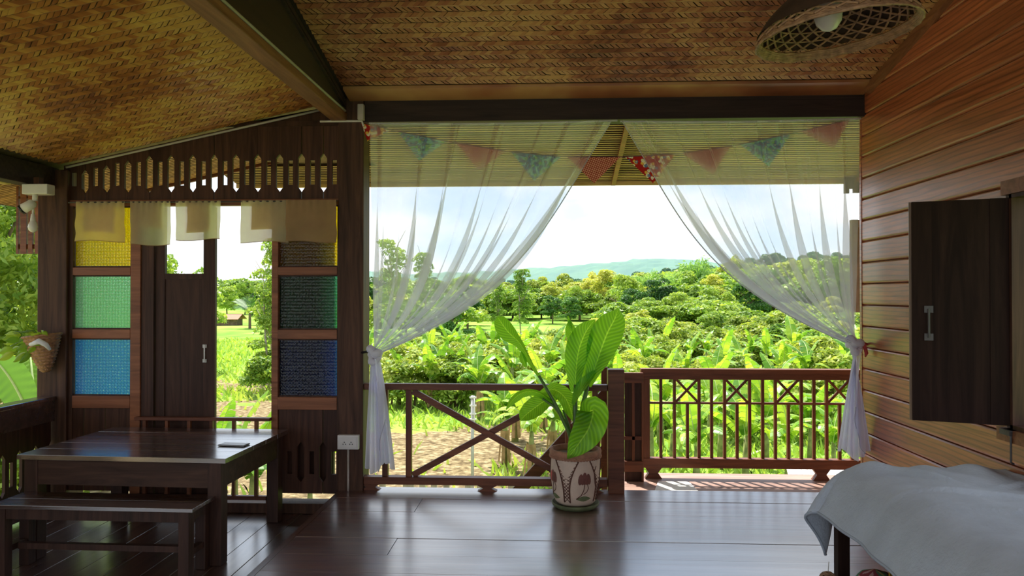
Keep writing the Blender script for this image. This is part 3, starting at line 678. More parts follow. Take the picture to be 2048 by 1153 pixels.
# stair railing running down to the left behind the newel post
sr2 = thing('stair_railing', (.1, 6.1, LOW), 'sloping stair railing going down to the left behind the potted plant', 'railing')
YS = 6.1
def us(px, py): p = U(px, py, Y=YS); return (p.x, p.y, p.z)
m = MB(); m.bar(us(1222, 778), us(1010, 1012), .10, .05); m.build('handrail', 'rail', sr2, bevel=.003)
m = MB(); m.bar(us(1216, 905), us(1120, 1012), .09, .05); m.build('lower_rail', 'rail', sr2, bevel=.003)
for px, y0, y1 in ((1209, 735, 990), (1196, 800, 960), (1180, 818, 955), (1162, 838, 970), (1145, 858, 985)):
    a, b = us(px, y0), us(px, y1); w = .026 if px > 1200 else .014
    B(a[0]-w, a[0]+w, YS-.02, YS+.02, b[2], a[2]).build('baluster', 'railz', sr2)
for (a, b) in (((1196, 838), (1214, 818)), ((1196, 905), (1214, 882))):
    m = MB(); m.bar(us(*a), us(*b), .02, .02); m.build('cross_piece', 'railz', sr2)
B(us(1209, 990)[0]-.06, .5, YS-.05, YS+.05, LOW-.12, LOW-.0).build('landing_board', 'deck', sr2)

# ---- window shutter swung into the room on the right wall
sh = thing('window_shutter', (2.26, 3.79, .81), 'dark wooden window shutter swung open from the right wall', 'shutter')
A0 = Vector((1.862, 3.955, 0)); A1 = Vector((2.262, 3.795, 0)); dv = (A1-A0).normalized(); nv = Vector((dv.y, -dv.x, 0))
def shb(u0, u1, n0, n1, z0, z1):
    return MB().prism([(u0, n0), (u1, n0), (u1, n1), (u0, n1)], lambda u, v: tuple(A0+dv*u+nv*v+Vector((0, 0, z0))), lambda u, v: tuple(A0+dv*u+nv*v+Vector((0, 0, z1))))
Ls = (A1-A0).length
shb(0, Ls, 0, .030, .812, 1.925).build('shutter_panel', 'shutter', sh, bevel=.002)
shb(-.012, 0, 0.003, .026, .812, 1.925).build('edge_strip', 'shutedge', sh)
for a, b in ((.0, .09), (Ls-.09, Ls)): shb(a, b, .030, .034, .812, 1.925).build('stile', 'shutter', sh)
hd = thing('shutter_bolt', (1.93, 3.9, 1.2), 'small metal slide bolt on the dark window shutter', 'bolt')
B0 = A0+dv*.075; 
def shp(u, n, z): return tuple(B0+dv*u+nv*n+Vector((0, 0, z)))
m = MB(); m.tube([shp(0, .045, z) for z in (1.235, 1.38)], .006); m.build('rod', 'hinge', hd)
for z in (1.22, 1.36): MB().prism([(-.02, .034), (.02, .034), (.02, .040), (-.02, .040)], lambda u, v: shp(u, v, z), lambda u, v: shp(u, v, z+.035)).build('bracket', 'hinge', hd)
hk = thing('window_hook', (2.25, 3.74, .73), 'thin black iron hook hanging below the shutter on the plank wall', 'hook')
m = MB(); m.tube([(WX-.075, 3.705, .795), (WX-.075, 3.705, .65), (WX-.06, 3.71, .64)], .005); m.build('rod', 'hinge', hk)
MB().box(WX-.085, WX-.012, 3.70, 3.78, .775, .80).build('bracket', 'hinge', hk)
# shutter of the next room standing out beyond the corner
p = U(1712, 520, Y=6.0)
so2 = thing('outer_shutter', (p.x, 6.0, 1.5), 'pale weathered shutter standing open outside the wall behind the right curtain', 'shutter')
a, b = U(1702, 440, Y=6.0), U(1726, 625, Y=6.0)
B(a.x, b.x+.25, 6.0, 6.03, b.z, a.z).build('shutter_panel', 'stake', so2)
B(a.x, a.x+.05, 5.985, 6.0, b.z, a.z).build('stile', 'stake', so2)
for z in (a.z-.06, (a.z+b.z)/2, b.z+.0): B(a.x+.05, b.x+.25, 5.985, 6.0, z, z+.05).build('rail', 'stake', so2)
tag(B(WX+.06, 4.6, 5.57, 5.62, -.16, 2.75).build('wall_front', 'wall'), 'plank wall of the next room facing the deck', kind='structure')
B(b.x+.22, b.x+.30, 5.62, 6.03, b.z-.03, b.z).build('hinge_bracket', 'stake', so2)

# ---- electrics
def conduit(path, r, label, mat='conduit'):
    m = MB(); m.tube(path, r, 8); return tag(m.build('conduit', mat, smooth=True), label, 'conduit')
conduit([(x, YB-.03, porch_z(x)-.045) for x in (-3.66, -3.1, -2.6, -2.1, -1.70)], .009, 'thin pale conduit running up along the porch ceiling edge')
conduit([(-1.497, y, 2.80+.006) for y in (-2.5, 2, 5.44)], .008, 'thin pale conduit along the lower edge of the dividing beam')
conduit([(-1.70, YB-.05, 2.742), (-1.46, YB-.05, 2.742), (-1.385, YB-.055, 2.74), (-1.37, YB-.06, 2.70)], .008, 'short bent conduit at the top of the tall post', 'white_plastic')
tag(B(-1.41, -1.365, 5.45, 5.50, 2.745, 2.86).build('cable_cover', 'conduit', bevel=.004), 'small grey cable cover on the post head under the ceiling', 'cover')
sk = thing('socket_box', (-1.49, 5.49, .25), 'white surface socket box with round holes on the tall post', 'socket')
a, b = U(675, 871, Y=5.46), U(717, 900, Y=5.46)
B(a.x, b.x, 5.455, 5.50, b.z, a.z).build('box', 'white_plastic', sk, bevel=.004)
B(a.x+.012, b.x-.012, 5.451, 5.455, b.z+.012, a.z-.012).build('face_plate', 'white_plastic', sk, bevel=.002); fpl = bpy.data.objects['face_plate']
cx = (a.x+b.x)/2; cz = (a.z+b.z)/2
for s in (-1, 1):
    for dx, dz in ((-.009, -.004), (.009, -.004), (0, .010)):
        m = MB(); m.tube([(cx+s*.025+dx, 5.4512, cz+dz-.008), (cx+s*.025+dx, 5.4495, cz+dz-.008)], .0042, 8); m.build('socket_hole', 'black', fpl)
conduit([(cx-.006, 5.490, b.z), (cx-.006, 5.490, .04), (cx-.006, 5.490, -.0)], .008, 'pale conduit running down the post below the socket box')
# junction box, spotlight and bulb beside the left post
jb = thing('junction_box', (-3.95, 5.2, 2.22), 'white junction box with a pipe under the left porch beam', 'junction box')
a, b = U(43, 368, Y=5.2), U(94, 388, Y=5.2); zc = b.z
B(a.x, b.x, 5.2, 5.29, b.z, a.z).build('box', 'white_plastic', jb, bevel=.006)
c = U(70, 395, Y=5.24).x
m = MB(); m.tube([(c, 5.24, b.z), (c, 5.24, b.z-.045)], .018, 10); m.build('pipe_stub', 'white_plastic', jb, smooth=True)
B((a.x+b.x)/2-.02, (a.x+b.x)/2+.02, 5.22, 5.27, a.z, 2.30).build('hanger', 'board', jb)
sp_ = thing('spotlight', (c-.05, 5.24, b.z-.1), 'small pale spotlight with a dark lens below the junction box', 'spotlight')
p0 = Vector((c+.0, 5.24, b.z-.055)); dd = Vector((-.8, -.15, -.5)).normalized()
m = MB(); m.tube([p0, p0+dd*.02, p0+dd*.09, p0+dd*.092], [.02, .034, .036, .030], 14); m.build('housing', 'white_plastic', sp_, smooth=True)
m = MB(); m.tube([p0+dd*.091, p0+dd*.108], [.037, .037], 14); m.build('lens_ring', 'black', sp_, smooth=True)
bl = thing('light_bulb', (c, 5.25, b.z-.3), 'bare white light bulb hanging beside the left post', 'bulb')
cb = U(66, 452, Y=5.25)
m = MB(); m.tube([(cb.x, 5.25, zc-.045), (cb.x, 5.25, cb.z+.05)], .008, 6); m.build('cord', 'white_plastic', bl)
m = MB(); m.lathe([(.012, .085), (.017, .05), (.018, .035)], (cb.x, 5.25, cb.z), 12); m.build('socket', 'white_plastic', bl, smooth=True)
m = MB(); m.lathe([(.018, .035), (.028, .015), (.033, -.008), (.028, -.032), (.014, -.045), (.001, -.049)], (cb.x, 5.25, cb.z), 14); m.build('globe', 'bulb', bl, smooth=True)
# slatted wooden lantern hanging outside
ln = thing('slatted_lantern', (-4.2, 5.9, 1.7), 'hanging frame of reddish wooden slats behind the bulb at the left', 'lantern')
YL = 5.85; zt, zb_ = U(50, 402, Y=YL).z, U(50, 508, Y=YL).z
for px, w in ((36, .018), (48, .05), (62, .035), (77, .05)):
    c = U(px, 450, Y=YL).x; B(c-w/2, c+w/2, YL-.01, YL+.01, zb_, zt+.35).build('slat', 'framewood', ln)
xa, xb = U(34, 450, Y=YL).x, U(84, 450, Y=YL).x
for z in (zb_+.04, zt+.02, zb_+.06): B(xa, xb, YL+.01, YL+.03, z, z+.018).build('cross_bar', 'framewood', ln)

# ================================================================ furniture
# ---- dining table
tb = thing('dining_table', (-2.58, 4.92, LOW), 'low dark varnished dining table on the porch floor', 'table')
TT = .47
def rot2(x, y, a=math.radians(2.2), c=(-2.58, 4.92)): dx, dy = x-c[0], y-c[1]; return (c[0]+dx*math.cos(a)+dy*math.sin(a), c[1]-dx*math.sin(a)+dy*math.cos(a))
def rbox(x0, x1, y0, y1, z0, z1, rf=rot2):
    q = [rf(x0, y0), rf(x1, y0), rf(x1, y1), rf(x0, y1)]
    return MB().add([(a, b, z) for z in (z0, z1) for a, b in q], [(3, 2, 1, 0), (4, 5, 6, 7), (0, 1, 5, 4), (1, 2, 6, 5), (2, 3, 7, 6), (3, 0, 4, 7)])
for k in range(5):
    y0 = 4.43+k*.196; rbox(-3.245, -1.915, y0+.0006, y0+.1954, TT-.03, TT-random.uniform(0, .0006)).build('tabletop_plank', 'table', tb, bevel=.0012)
for (x0, x1, y0, y1) in ((-3.18, -1.98, 4.455, 4.48), (-3.18, -1.98, 5.36, 5.385), (-3.205, -3.18, 4.46, 5.38), (-1.985, -1.955, 4.46, 5.38)):
    rbox(x0, x1, y0, y1, TT-.185, TT-.03).build('apron', 'tablex', tb)
for x0 in (-3.21, -2.035):
    for y0 in (4.45, 5.31): rbox(x0, x0+.085, y0, y0+.085, LOW, TT-.03).build('leg', 'tleg', tb, bevel=.003)
# ---- bench
bn = thing('bench', (-2.6, 4.3, LOW), 'dark wooden bench in front of the dining table', 'bench')
rb = lambda x, y: rot2(x, y, math.radians(1.0), (-2.6, 4.3))
BT = .24
for k in range(2): rbox(-3.22, -2.01, 4.165+k*.148, 4.165+k*.148+.147, BT-.022, BT, rb).build('seat_plank', 'table', bn, bevel=.0015)
for (x0, x1, y0, y1) in ((-3.18, -2.05, 4.185, 4.205), (-3.18, -2.05, 4.415, 4.435)): rbox(x0, x1, y0, y1, BT-.085, BT-.022, rb).build('apron', 'tleg', bn)
for x0 in (-3.195, -2.10):
    for y0 in (4.178, 4.375): rbox(x0, x0+.062, y0, y0+.062, LOW, BT-.022, rb).build('leg', 'tleg', bn, bevel=.002)
    rbox(x0+.012, x0+.05, 4.24, 4.375, LOW+.13, LOW+.165, rb).build('stretcher', 'tleg', bn)
rbox(-3.135, -2.10, 4.285, 4.32, LOW+.13, LOW+.165, rb).build('stretcher', 'tleg', bn)
for x0 in (-3.195, -2.10): rbox(x0, x0+.062, 4.24, 4.375, BT-.085, BT-.022, rb).build('end_apron', 'tleg', bn)
# phone
c = U(468, 890, Z=TT+.005)
ph = thing('phone', (c.x, c.y, TT), 'dark phone lying flat on the dining table', 'phone')
a = math.radians(-6)
def pr(x, y): return (c.x+(x)*math.cos(a)-(y)*math.sin(a), c.y+x*math.sin(a)+y*math.cos(a))
rbox(-.09, .09, -.042, .042, TT+.0008, TT+.010, pr).build('body', 'black', ph, bevel=.003)
rbox(-.086, .086, -.038, .038, TT+.010, TT+.0106, pr).build('screen', 'black', ph)
rbox(-.0905, .0905, -.0425, .0425, TT+.004, TT+.007, pr).build('edge_band', 'pale_metal', ph)

# ---- bed under a grey fleece blanket
bd = thing('daybed', (1.8, 2.6, 0), 'low bed frame with a dark leg under the grey blanket by the plank wall', 'bed')
for x0, y0 in ((1.384, 3.68), (2.17, 3.68), (1.384, .9), (2.17, .9)): B(x0, x0+.056, y0, y0+.056, 0, .36).build('leg', 'shutter', bd, bevel=.002)
B(1.44, 2.24, .88, 3.74, .36, .40).build('frame', 'shutter', bd)
B(1.62, 2.24, .88, 3.78, .40, .545).build('mattress', 'cream2', bd, bevel=.04)
ys, xs = 3.83, 1.60                  # edges where the cloth turns down
def hsh(a, b): return (math.sin(a*12.9898+b*78.233)*43758.5453) % 1
ph1 = [random.uniform(0, 6.28) for _ in range(12)]
def wr_(x, y):     # soft creases over the top
    z = .004*math.sin(9*x+3*y+ph1[0])+.003*math.sin(4*y-13*x+ph1[1])+.002*math.sin(31*x+17*y+ph1[2])
    for (x0, y0, ang, ln_, h) in ((1.72, 3.62, -1.0, .36, .022), (2.0, 3.25, -.25, .5, .014), (2.05, 3.05, .15, .4, .012), (1.85, 3.0, -.5, .4, .010), (1.75, 3.30, -.35, .35, .010), (2.1, 3.5, .5, .3, .010), (1.95, 2.7, .2, .5, .012)):
        dx, dy = x-x0, y-y0; u = dx*math.cos(ang)+dy*math.sin(ang); v = -dx*math.sin(ang)+dy*math.cos(ang)
        z += 1.7*h*math.exp(-(v/.018)**2)*math.exp(-(u/ln_*2)**2)
    z += .006*math.sin(11*x-7*y)+.016*math.sin(26*x+ph1[3])*math.exp(-((y-3.78)/.08)**2)
    return z
SIDE, END = .36, .34
def side_prof(s):        # outward and downward run of the cloth past the edge
    t = min(1, s/.38); return (.255*(t+.25*math.sin(math.pi*t)*(1-t)), .25*(t**1.55))
def blk(u, v):
    # cloth coordinates: u across (wall -> hem), v along (near -> far hem)
    a = u*(.66+SIDE); b = v*(ys-.75+END)
    x = 2.255-min(a, .655); over = max(0, a-.655)
    y = .75+min(b, ys-.75); oy = max(0, b-(ys-.75))
    if over > 0 and oy > 0:
        r = math.hypot(over, oy); ang = math.atan2(oy, over)
        o, d = side_prof(min(r, .38)); d += max(0, r-.38)*1.2 + .06*(r/.4)**2*math.sin(ang*2); fold = .045*math.sin(ang*5+.6)*min(1, r/.3)
        o = o*(1+.15*math.sin(2*ang))+fold
        return (x-o*math.cos(ang), y+o*math.sin(ang)*.6, .595-d+.3*wr_(x, y))
    if over > 0:
        o, d = side_prof(over); w = over/.38
        return (x-o+.012*w*math.sin(7*y+ph1[4])+.006*w*math.sin(19*y), y, .595-d+wr_(x, y)*(1-w)+.006*w*math.sin(3.1*y+1))
    if oy > 0:
        o, d = side_prof(oy); w = oy/.38
        return (x, y+o*.45+.012*w*math.sin(22*x), .595-d*1.25+wr_(x, y)*(1-w))
    return (x, y, .595+wr_(x, y)-.02*max(0, (x-2.0)/.25)**2*0)
m = MB(); m.grid(blk, 110, 320)
bk_ = tag(m.build('blanket', 'blanket', smooth=True, solid=.008), 'grey fleece blanket draped over the bed beside the plank wall', 'blanket')
m = MB(); m.tube([blk(1., j/120) for j in range(121)], .0075, 6); m.build('hem', 'blankethem', bk_, smooth=True)
# ornaments under the blanket
pb = U(1656, 1152, Y=3.62)
pm = thing('woven_ball', (pb.x, pb.y, pb.z-.05), 'brown woven ball hanging on a string below the blanket corner', 'ball')
m = MB(); c0 = Vector((pb.x, pb.y, pb.z-.025)); m.sphere(c0, .040, 14, 10); m.build('core', 'wickerdark', pm, smooth=True)
m = MB()
for k in range(16):
    n_ = Vector((random.gauss(0, 1), random.gauss(0, 1), random.gauss(0, 1))).normalized(); e = n_.orthogonal().normalized(); g = n_.cross(e); h = random.uniform(-.02, .02); rr_ = math.sqrt(.042**2-h*h)
    m.tube([c0+n_*h+(e*math.cos(t*math.pi/8)+g*math.sin(t*math.pi/8))*rr_ for t in range(17)], .0028, 5)
tag(m.build('woven_strand', 'wicker', pm, smooth=True), kind='stuff')
m = MB(); m.tube([c0+Vector((0, 0, .04)), c0+Vector((.004, 0, .09))], .0016, 5); m.build('string', 'stake', pm)
bagp = (1.50, 3.42, 0)
m = MB(); m.grid(lambda u, v: (1.435+.10*(math.sin(math.pi*v)**.4)*math.cos(2*math.pi*u)*(1+.1*math.sin(6*u*6.28)), 3.40+.07*(math.sin(math.pi*v)**.4)*math.sin(2*math.pi*u), .005+.235*(1-v)), 32, 14, lambda u, v: (u*.6, v*.3))
tag(m.build('floral_bag', 'bagfloral', smooth=True), 'maroon flowered cloth bag standing under the bed', 'bag')
m = MB(); m.grid(lambda u, v: (1.42+.42*u+.008*math.sin(u*60), 3.22+.02*math.sin(u*75), .01+.30*v), 160, 4)
tag(m.build('gold_cloth', 'gold', smooth=True, solid=.004), 'pleated gold cloth hanging under the bed', 'cloth')

# ---- rattan pendant lamp
lc = Vector((.905, 2.40, 2.265))
lm = thing('pendant_lamp', tuple(lc), 'wide hat-shaped wicker pendant lamp under the woven ceiling', 'lamp')
def shade(t):         # t 0 rim .. 1 crown
    return (.243*(1-t)**.85+.055*t+.02*math.sin(math.pi*t), .015+.155*t**1.1)
m = MB()
for k in range(11):
    t = k*.016; r, z = shade(t); m.tube([lc+Vector(((r+random.uniform(-.002, .002))*math.cos(a), (r+random.uniform(-.002, .002))*math.sin(a), z-.012+random.uniform(-.002, .002))) for a in [2*math.pi*j/60 for j in range(61)]], .0042, 5, False)
rim = m.build('rim', 'wicker', lm, smooth=True); tag(rim, kind='stuff')
m = MB()
for k in range(26):
    for s in (-1, 1):
        a0 = 2*math.pi*k/26; m.tube([lc+Vector((shade(t)[0]*math.cos(a0+s*t*1.3), shade(t)[0]*math.sin(a0+s*t*1.3), shade(t)[1])) for t in [j/10 for j in range(11)]], .0038, 5, False)
for t in (.3, .45, .6, .75, .9):
    r, z = shade(t); m.tube([lc+Vector((r*math.cos(a), r*math.sin(a), z)) for a in [2*math.pi*j/40 for j in range(41)]], .003, 5, False)
tag(m.build('lattice', 'wicker', lm, smooth=True), kind='stuff')
m = MB(); m.lathe([(shade(t)[0]+.006, shade(t)[1]+.006) for t in [.12+.88*j/12 for j in range(13)]], lc, 40); m.build('lining', 'wickerdark', lm, smooth=True)
m = MB(); m.lathe([(.055, .15), (.085, .175), (.09, .21), (.06, .23), (.001, .232)], lc, 24); m.build('crown', 'wicker', lm, smooth=True)
bc = lc+Vector((-.02, 0, .075))
m = MB(); m.lathe([(.001, -.058), (.022, -.05), (.038, -.03), (.044, 0), (.036, .03), (.02, .055), (.016, .09)], bc, 20); m.build('bulb', 'bulb', lm, smooth=True)
lm.rotation_euler = (0, math.radians(-6), 0)
m = MB(); m.tube([lc+Vector((0, 0, .27)), lc+Vector((math.tan(math.radians(6))*(roof_z(lc.y)-.02-lc.z), 0, roof_z(lc.y)-.02-lc.z))], .006, 6); m.build('cord', 'black', lm)

# ---- hanging rattan planter on the left post
bk = thing('hanging_planter', (-3.93, 5.44, 1.0), 'rattan cone planter with leafy green cuttings on the left post', 'planter')
bc0 = U(84, 672, Y=5.38); bc1 = U(92, 745, Y=5.44)
ax = (bc1-bc0); 
m = MB(); e1 = Vector((1, 0, .12)).normalized(); e2 = Vector((0, 1, 0))
def cone(u, v):
    r = .112*(1-v)**.7+.022; c = bc0+ax*v; w = .0035*math.sin(v*75)+.0035*math.sin(u*6.28*16+ (int(v*24) % 2)*3.14)
    return c+e1*((r+w)*math.cos(2*math.pi*u))+e2*((r+w)*.75*math.sin(2*math.pi*u))
m.grid(cone, 64, 60); m.build('basket', 'basket', bk, smooth=True)
m = MB(); m.tube([bc0+e1*(.135*math.cos(a))+e2*(.10*math.sin(a)) for a in [2*math.pi*j/24 for j in range(25)]], .010, 6, False); m.build('rim', 'basket', bk, smooth=True)
m = MB(); m.tube([U(60, 690, Y=5.27), U(78, 683, Y=5.26), U(92, 690, Y=5.27), U(100, 700, Y=5.3)], [.012, .022, .018, .01], 8); m.build('cloth_strip', 'knot', bk, smooth=True)
for k in range(26):
    px, py = random.uniform(-8, 88), random.uniform(655, 725); yb = 5.30+random.uniform(-.08, .10)
    if px > 70: py = random.uniform(655, 672)
    tip = U(px, py, Y=yb); base = tip+(bc0-tip)*.25+Vector((0, 0, -.01)); d = (tip-base).normalized(); sdv = d.cross(Vector((random.uniform(-.5, .5), -1, random.uniform(-.3, .6)))).normalized(); ll = random.uniform(.06, .10); w = ll*.30
    m = MB()
    m.grid(lambda u, v: base+d*((tip-base).length+(v-1)*ll)+sdv*((u-.5)*2*w*math.sin(math.pi*min(.97, v*.94+.03))**.7)+Vector((0, .01*abs(u-.5)*4, -.012*v*v)), 4, 6); m.build('leaf', 'l_banana', bk, smooth=True)
for k in range(6):
    tip = U(random.uniform(0, 70), random.uniform(660, 715), Y=5.3); m = MB(); m.tube([bc0+Vector((0, 0, -.03)), (bc0+tip)/2+Vector((0, 0, .02)), tip], .003, 5); m.build('stem', 'petiole', bk, smooth=True)

# ---- cream valances over the doorway
YV = YB-.045
m = MB(); m.tube([(-3.63, YV, 2.150), (-2.6, YV, 2.148), (-1.57, YV, 2.150)], .006, 8); tag(m.build('curtain_rod', 'hinge', smooth=True), 'thin dark rod carrying the cream valances', 'rod')
vals = [(153, 250, 483, 'crumpled cream valance in front of the yellow glass', (.15, .80, .08, .78)),
        (262, 342, 490, 'longest cream valance, second from the left post', (.18, .80, .06, .62)),
        (352, 442, 480, 'cream valance above the half door, third from the left post', (.24, .78, .06, .80)),
        (482, 577, 485, 'cream valance left of the overlapping pair near the tall post', (.22, 1.0, .10, .70)),
        (574, 674, 484, 'brown-stained cream valance against the tall post', (.05, .80, .08, .70))]
for k, (x0, x1, yb, lab, (p0, p1, q0, q1)) in enumerate(vals):
    a, b = U(x0, 407, Y=YV).x, U(x1, 407, Y=YV).x; zt_, zb_ = 2.156, U((x0+x1)/2, yb, Y=YV).z; ph_ = k*1.7; dy = -.012 if k == 4 else 0
    t = thing('valance', ((a+b)/2, YV, zb_), lab, 'valance', 'cream valances on the rod')
    def f(u, v, off=0.):
        g = math.exp(-v*9)
        return (a+(b-a)*u+.003*math.sin(9*v+ph_)*v, YV-.007+dy+off-(.006*math.sin(u*44+ph_)*g)-(.011*math.sin(u*9+ph_+v*2)+(.006*math.sin(7*u+14*v) if k in (0, 4) else 0))*v**.7, zt_+(zb_-zt_)*v+.008*math.sin(u*5+ph_)*v)
    m = MB(); m.grid(f, 40, 18); cl_ = m.build('cloth', 'cream2' if k == 4 else 'cream', t, smooth=True)
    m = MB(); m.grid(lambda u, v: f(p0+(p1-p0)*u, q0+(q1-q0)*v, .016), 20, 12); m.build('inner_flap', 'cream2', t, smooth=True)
    m = MB(); m.tube([f(j/20, 1.) for j in range(21)], .0022, 5); m.build('hem', 'cream2', cl_, smooth=True)

# ---- bunting strung across the opening
YF = 5.49
bt = thing('bunting', (.4, YF, 2.4), 'sagging string of nine triangular patchwork flags under the lintel', 'bunting')
sag = [(722, 243), (790, 262), (900, 284), (1015, 303), (1128, 314), (1245, 314), (1358, 308), (1470, 291), (1592, 265), (1706, 238)]
m = MB(); m.tube([U(x, y, Y=YF) for x, y in sag], .004, 6); m.build('string', 'string', bt, smooth=True)
flags = [('redfloral', (722, 246), (782, 262), (735, 283)), ('bluefloral', (795, 262), (892, 284), (838, 322)), ('gingham', (911, 285), (1012, 303), (957, 341)),
         ('bluefloral', (1022, 304), (1122, 314), (1068, 362)), ('gingham', (1134, 314), (1241, 314), (1188, 367)), ('redfloral', (1250, 314), (1352, 308), (1306, 367)),
         ('gingham', (1364, 307), (1462, 291), (1426, 349)), ('bluefloral', (1480, 289), (1584, 266), (1538, 333)), ('gingham', (1600, 263), (1701, 238), (1668, 297))]
for k, (mt, a, b, c) in enumerate(flags):
    A, Bq, Cq = U(*a, Y=YF), U(*b, Y=YF), U(*c, Y=YF)
    def ff(u, v):
        top = A+(Bq-A)*u; p = top+(Cq-top)*(v*.995); p.y += .010*math.sin(u*5+k)*v; return p
    org = A
    m = MB(); m.grid(ff, 8, 8, lambda u, v: ((ff(u, v).x-org.x)*.94+(ff(u, v).z-org.z)*.34+k, (ff(u, v).z-org.z)*.94-(ff(u, v).x-org.x)*.34+k*2)); m.build('flag', mt, bt, smooth=True)

def sm(a, b, x): t = min(1, max(0, (x-a)/(b-a))); return t*t*(3-2*t)
# ---- sheer curtains, gathered and knotted at both sides
YC = 5.445
def curtain(name, label, x0, x1, ztop, knot, sgn, clusters, tail_px, seed):
    """u runs from the fixed side (0) to the free edge (1)"""
    r = random.Random(seed)
    t = thing(name, (x0, YC, .4), label, 'curtain', 'knotted sheer curtains')
    Z0 = ztop; kx, kz = knot
    folds = [(u0, w*1.9, a*1.1) for (u0, w, a) in clusters]
    def warp(u, v):
        # position along the rod after gathering; a>1 makes the cloth double back on itself
        s = u; dy = 0.
        for (u0, w, a) in folds:
            q = (u-u0)/w
            e = math.exp(-q*q); s -= a*w*q*e*(.45+.75*min(1., v*1.6)); dy += a*w*.55*e*(1 if a > 0 else 0)*math.sin(2.2*q)
        A = 4.2*sm(.12, .95, v)*(.8+.5*u); s += A*math.sin(u*2*math.pi*17+1.3*math.sin(u*9))/(2*math.pi*17); dy += .012*A*math.cos(u*2*math.pi*17)
        return s, dy
    def f(u, v):
        s, dy = warp(u, v)
        xt = x0+(x1-x0)*s
        g = .56*v+.44*v**4.2
        z = Z0+(kz-Z0)*v
        zs = Z0-.012*math.sin(math.pi*u)     # slight sag of the heading
        z = zs+(kz-zs)*v
        # hanging folds fall more steeply near the fixed side
        g2 = g*(.70+.30*u)+(v**6)*(.30-.30*u)
        x = xt+(kx+sgn*.018*(s-.5)-xt)*g2
        z -= .05*math.sin(math.pi*v)*u*.4
        spread = .028*v**3
        y = YC+(dy*(.8-.45*v))+.006*math.sin(u*90+seed)*math.exp(-v*14)+.004*math.sin(u*23+v*3)*(1-v)+spread*math.sin(u*2*math.pi*3.5)
        return (x, y, z+.014*(.5-s)*(v**5)*2*2)
    m = MB(); m.grid(f, 340, 60); dr_ = m.build('drape', 'curtain', t, smooth=True)
    m = MB(); m.tube([f(1., j/40) for j in range(41)], .0045, 5); m.build('free_hem', 'hem', dr_, smooth=True)
    m = MB(); m.tube([(x0+(x1-x0)*j/24, YC, Z0-.012*math.sin(math.pi*j/24)) for j in range(25)], .007, 6); m.build('heading_cord', 'hem', t, smooth=True)
    # free bundle under the knot
    (tl, tr, ty) = tail_px
    bl, br = U(tl, ty, Y=YC).x, U(tr, ty, Y=YC).x; zb = U((tl+tr)/2, ty, Y=YC).z
    def tail(u, v, n=5.5, off=0., lo=0., hi=1.):
        w0 = .050; c0_ = kx+sgn*.004; wl, wr2 = c0_-w0/2, c0_+w0/2
        e = v**.75
        L = wl+(bl+(br-bl)*lo-wl)*e; R = wr2+(bl+(br-bl)*hi-wr2)*e
        s = u+.9*math.sin(u*2*math.pi*n)/(2*math.pi*n)
        return (L+(R-L)*s, YC-.012+off+(.020+.018*v)*math.cos(u*2*math.pi*n+seed), kz-.05+(zb-kz+.05)*v*(1-.05*math.sin(u*7+seed)))
    m = MB(); m.grid(lambda u, v: tail(u, v), 120, 30); m.build('tail', 'curtain_tail', t, smooth=True)
    # ruffled front edge falling in steps
    m = MB(); fold = lambda u, v: (lambda p: (p[0], p[1]-.035+.02*math.sin(u*11+v*6), p[2]))(tail(.15+.7*u, v*(.98-.42*u)+.0, 1.5, -.01, .35 if sgn > 0 else .15, .95 if sgn > 0 else .75))
    m.grid(fold, 40, 30); ru_ = m.build('ruffle', 'curtain_tail', t, smooth=True)
    m = MB(); m.tube([fold(j/30, 1.) for j in range(31)], .003, 5); m.build('ruffle_hem', 'hem', ru_, smooth=True)
    # knot
    m = MB(); pts = []
    for j in range(33):
        a = j/32*2*math.pi*1.6
        pts.append((kx+.032*math.cos(a)+.006*math.sin(3*a), YC-.01-.034*math.sin(a), kz-.028+.036*math.sin(a*.62)+.012*math.cos(2*a)))
    m.tube(pts, [.024+.007*math.sin(j*.8) for j in range(33)], 10); m.sphere((kx, YC-.006, kz-.025), (.036, .04, .05), 14, 10); m.build('knot', 'knot', t, smooth=True)
    return t
cl = curtain('sheer_curtain', 'sheer white curtain knotted to the tall dark post on the left', U(738, 245, Y=YC).x, U(1235, 243, Y=YC).x, U(990, 244, Y=YC).z,
        (U(750, 705, Y=YC).x, U(750, 703, Y=YC).z), 1, [(.045, .018, .9), (.22, .03, 1.5), (.29, .012, -.6), (.345, .030, 1.6), (.385, .012, 1.3), (.52, .02, 1.2), (.56, .012, 1.2), (.70, .016, 1.2), (.80, .014, 1.2), (.925, .035, 1.7), (.97, .014, 1.4)], (733, 789, 936), 3)
cr = curtain('sheer_curtain.001', 'sheer white curtain knotted to the plank wall on the right', U(1722, 240, Y=YC).x, U(1240, 240, Y=YC).x, U(1480, 240, Y=YC).z,
        (U(1708, 690, Y=YC).x, U(1708, 683, Y=YC).z), -1, [(.07, .022, 1.5), (.12, .012, .8), (.19, .014, 1.2), (.235, .012, 1.1), (.27, .010, 1.), (.335, .022, 1.5), (.43, .022, 1.5), (.55, .010, 1.), (.66, .012, 1.1), (.78, .01, 1.), (.90, .03, 1.7), (.96, .016, 1.5)], (1739, 1674, 910), 8)
a = U(1727, 690, Y=YC)
m = MB(); m.tube([(a.x-.03, YC-.005, a.z-.01), (a.x+.015, YC+.02, a.z+.01), (WX-.012, YC+.03, a.z)], .009, 8); m.tube([(a.x-.005, YC-.03, a.z), (a.x+.008, YC-.03, a.z-.06), (a.x, YC-.03, a.z-.085)], [.012, .014, .004], 8)
tag(m.build('curtain_tie', 'tie', smooth=True), 'red ribbon tying the right curtain to the wall', 'tie')
a = U(732, 707, Y=YC)
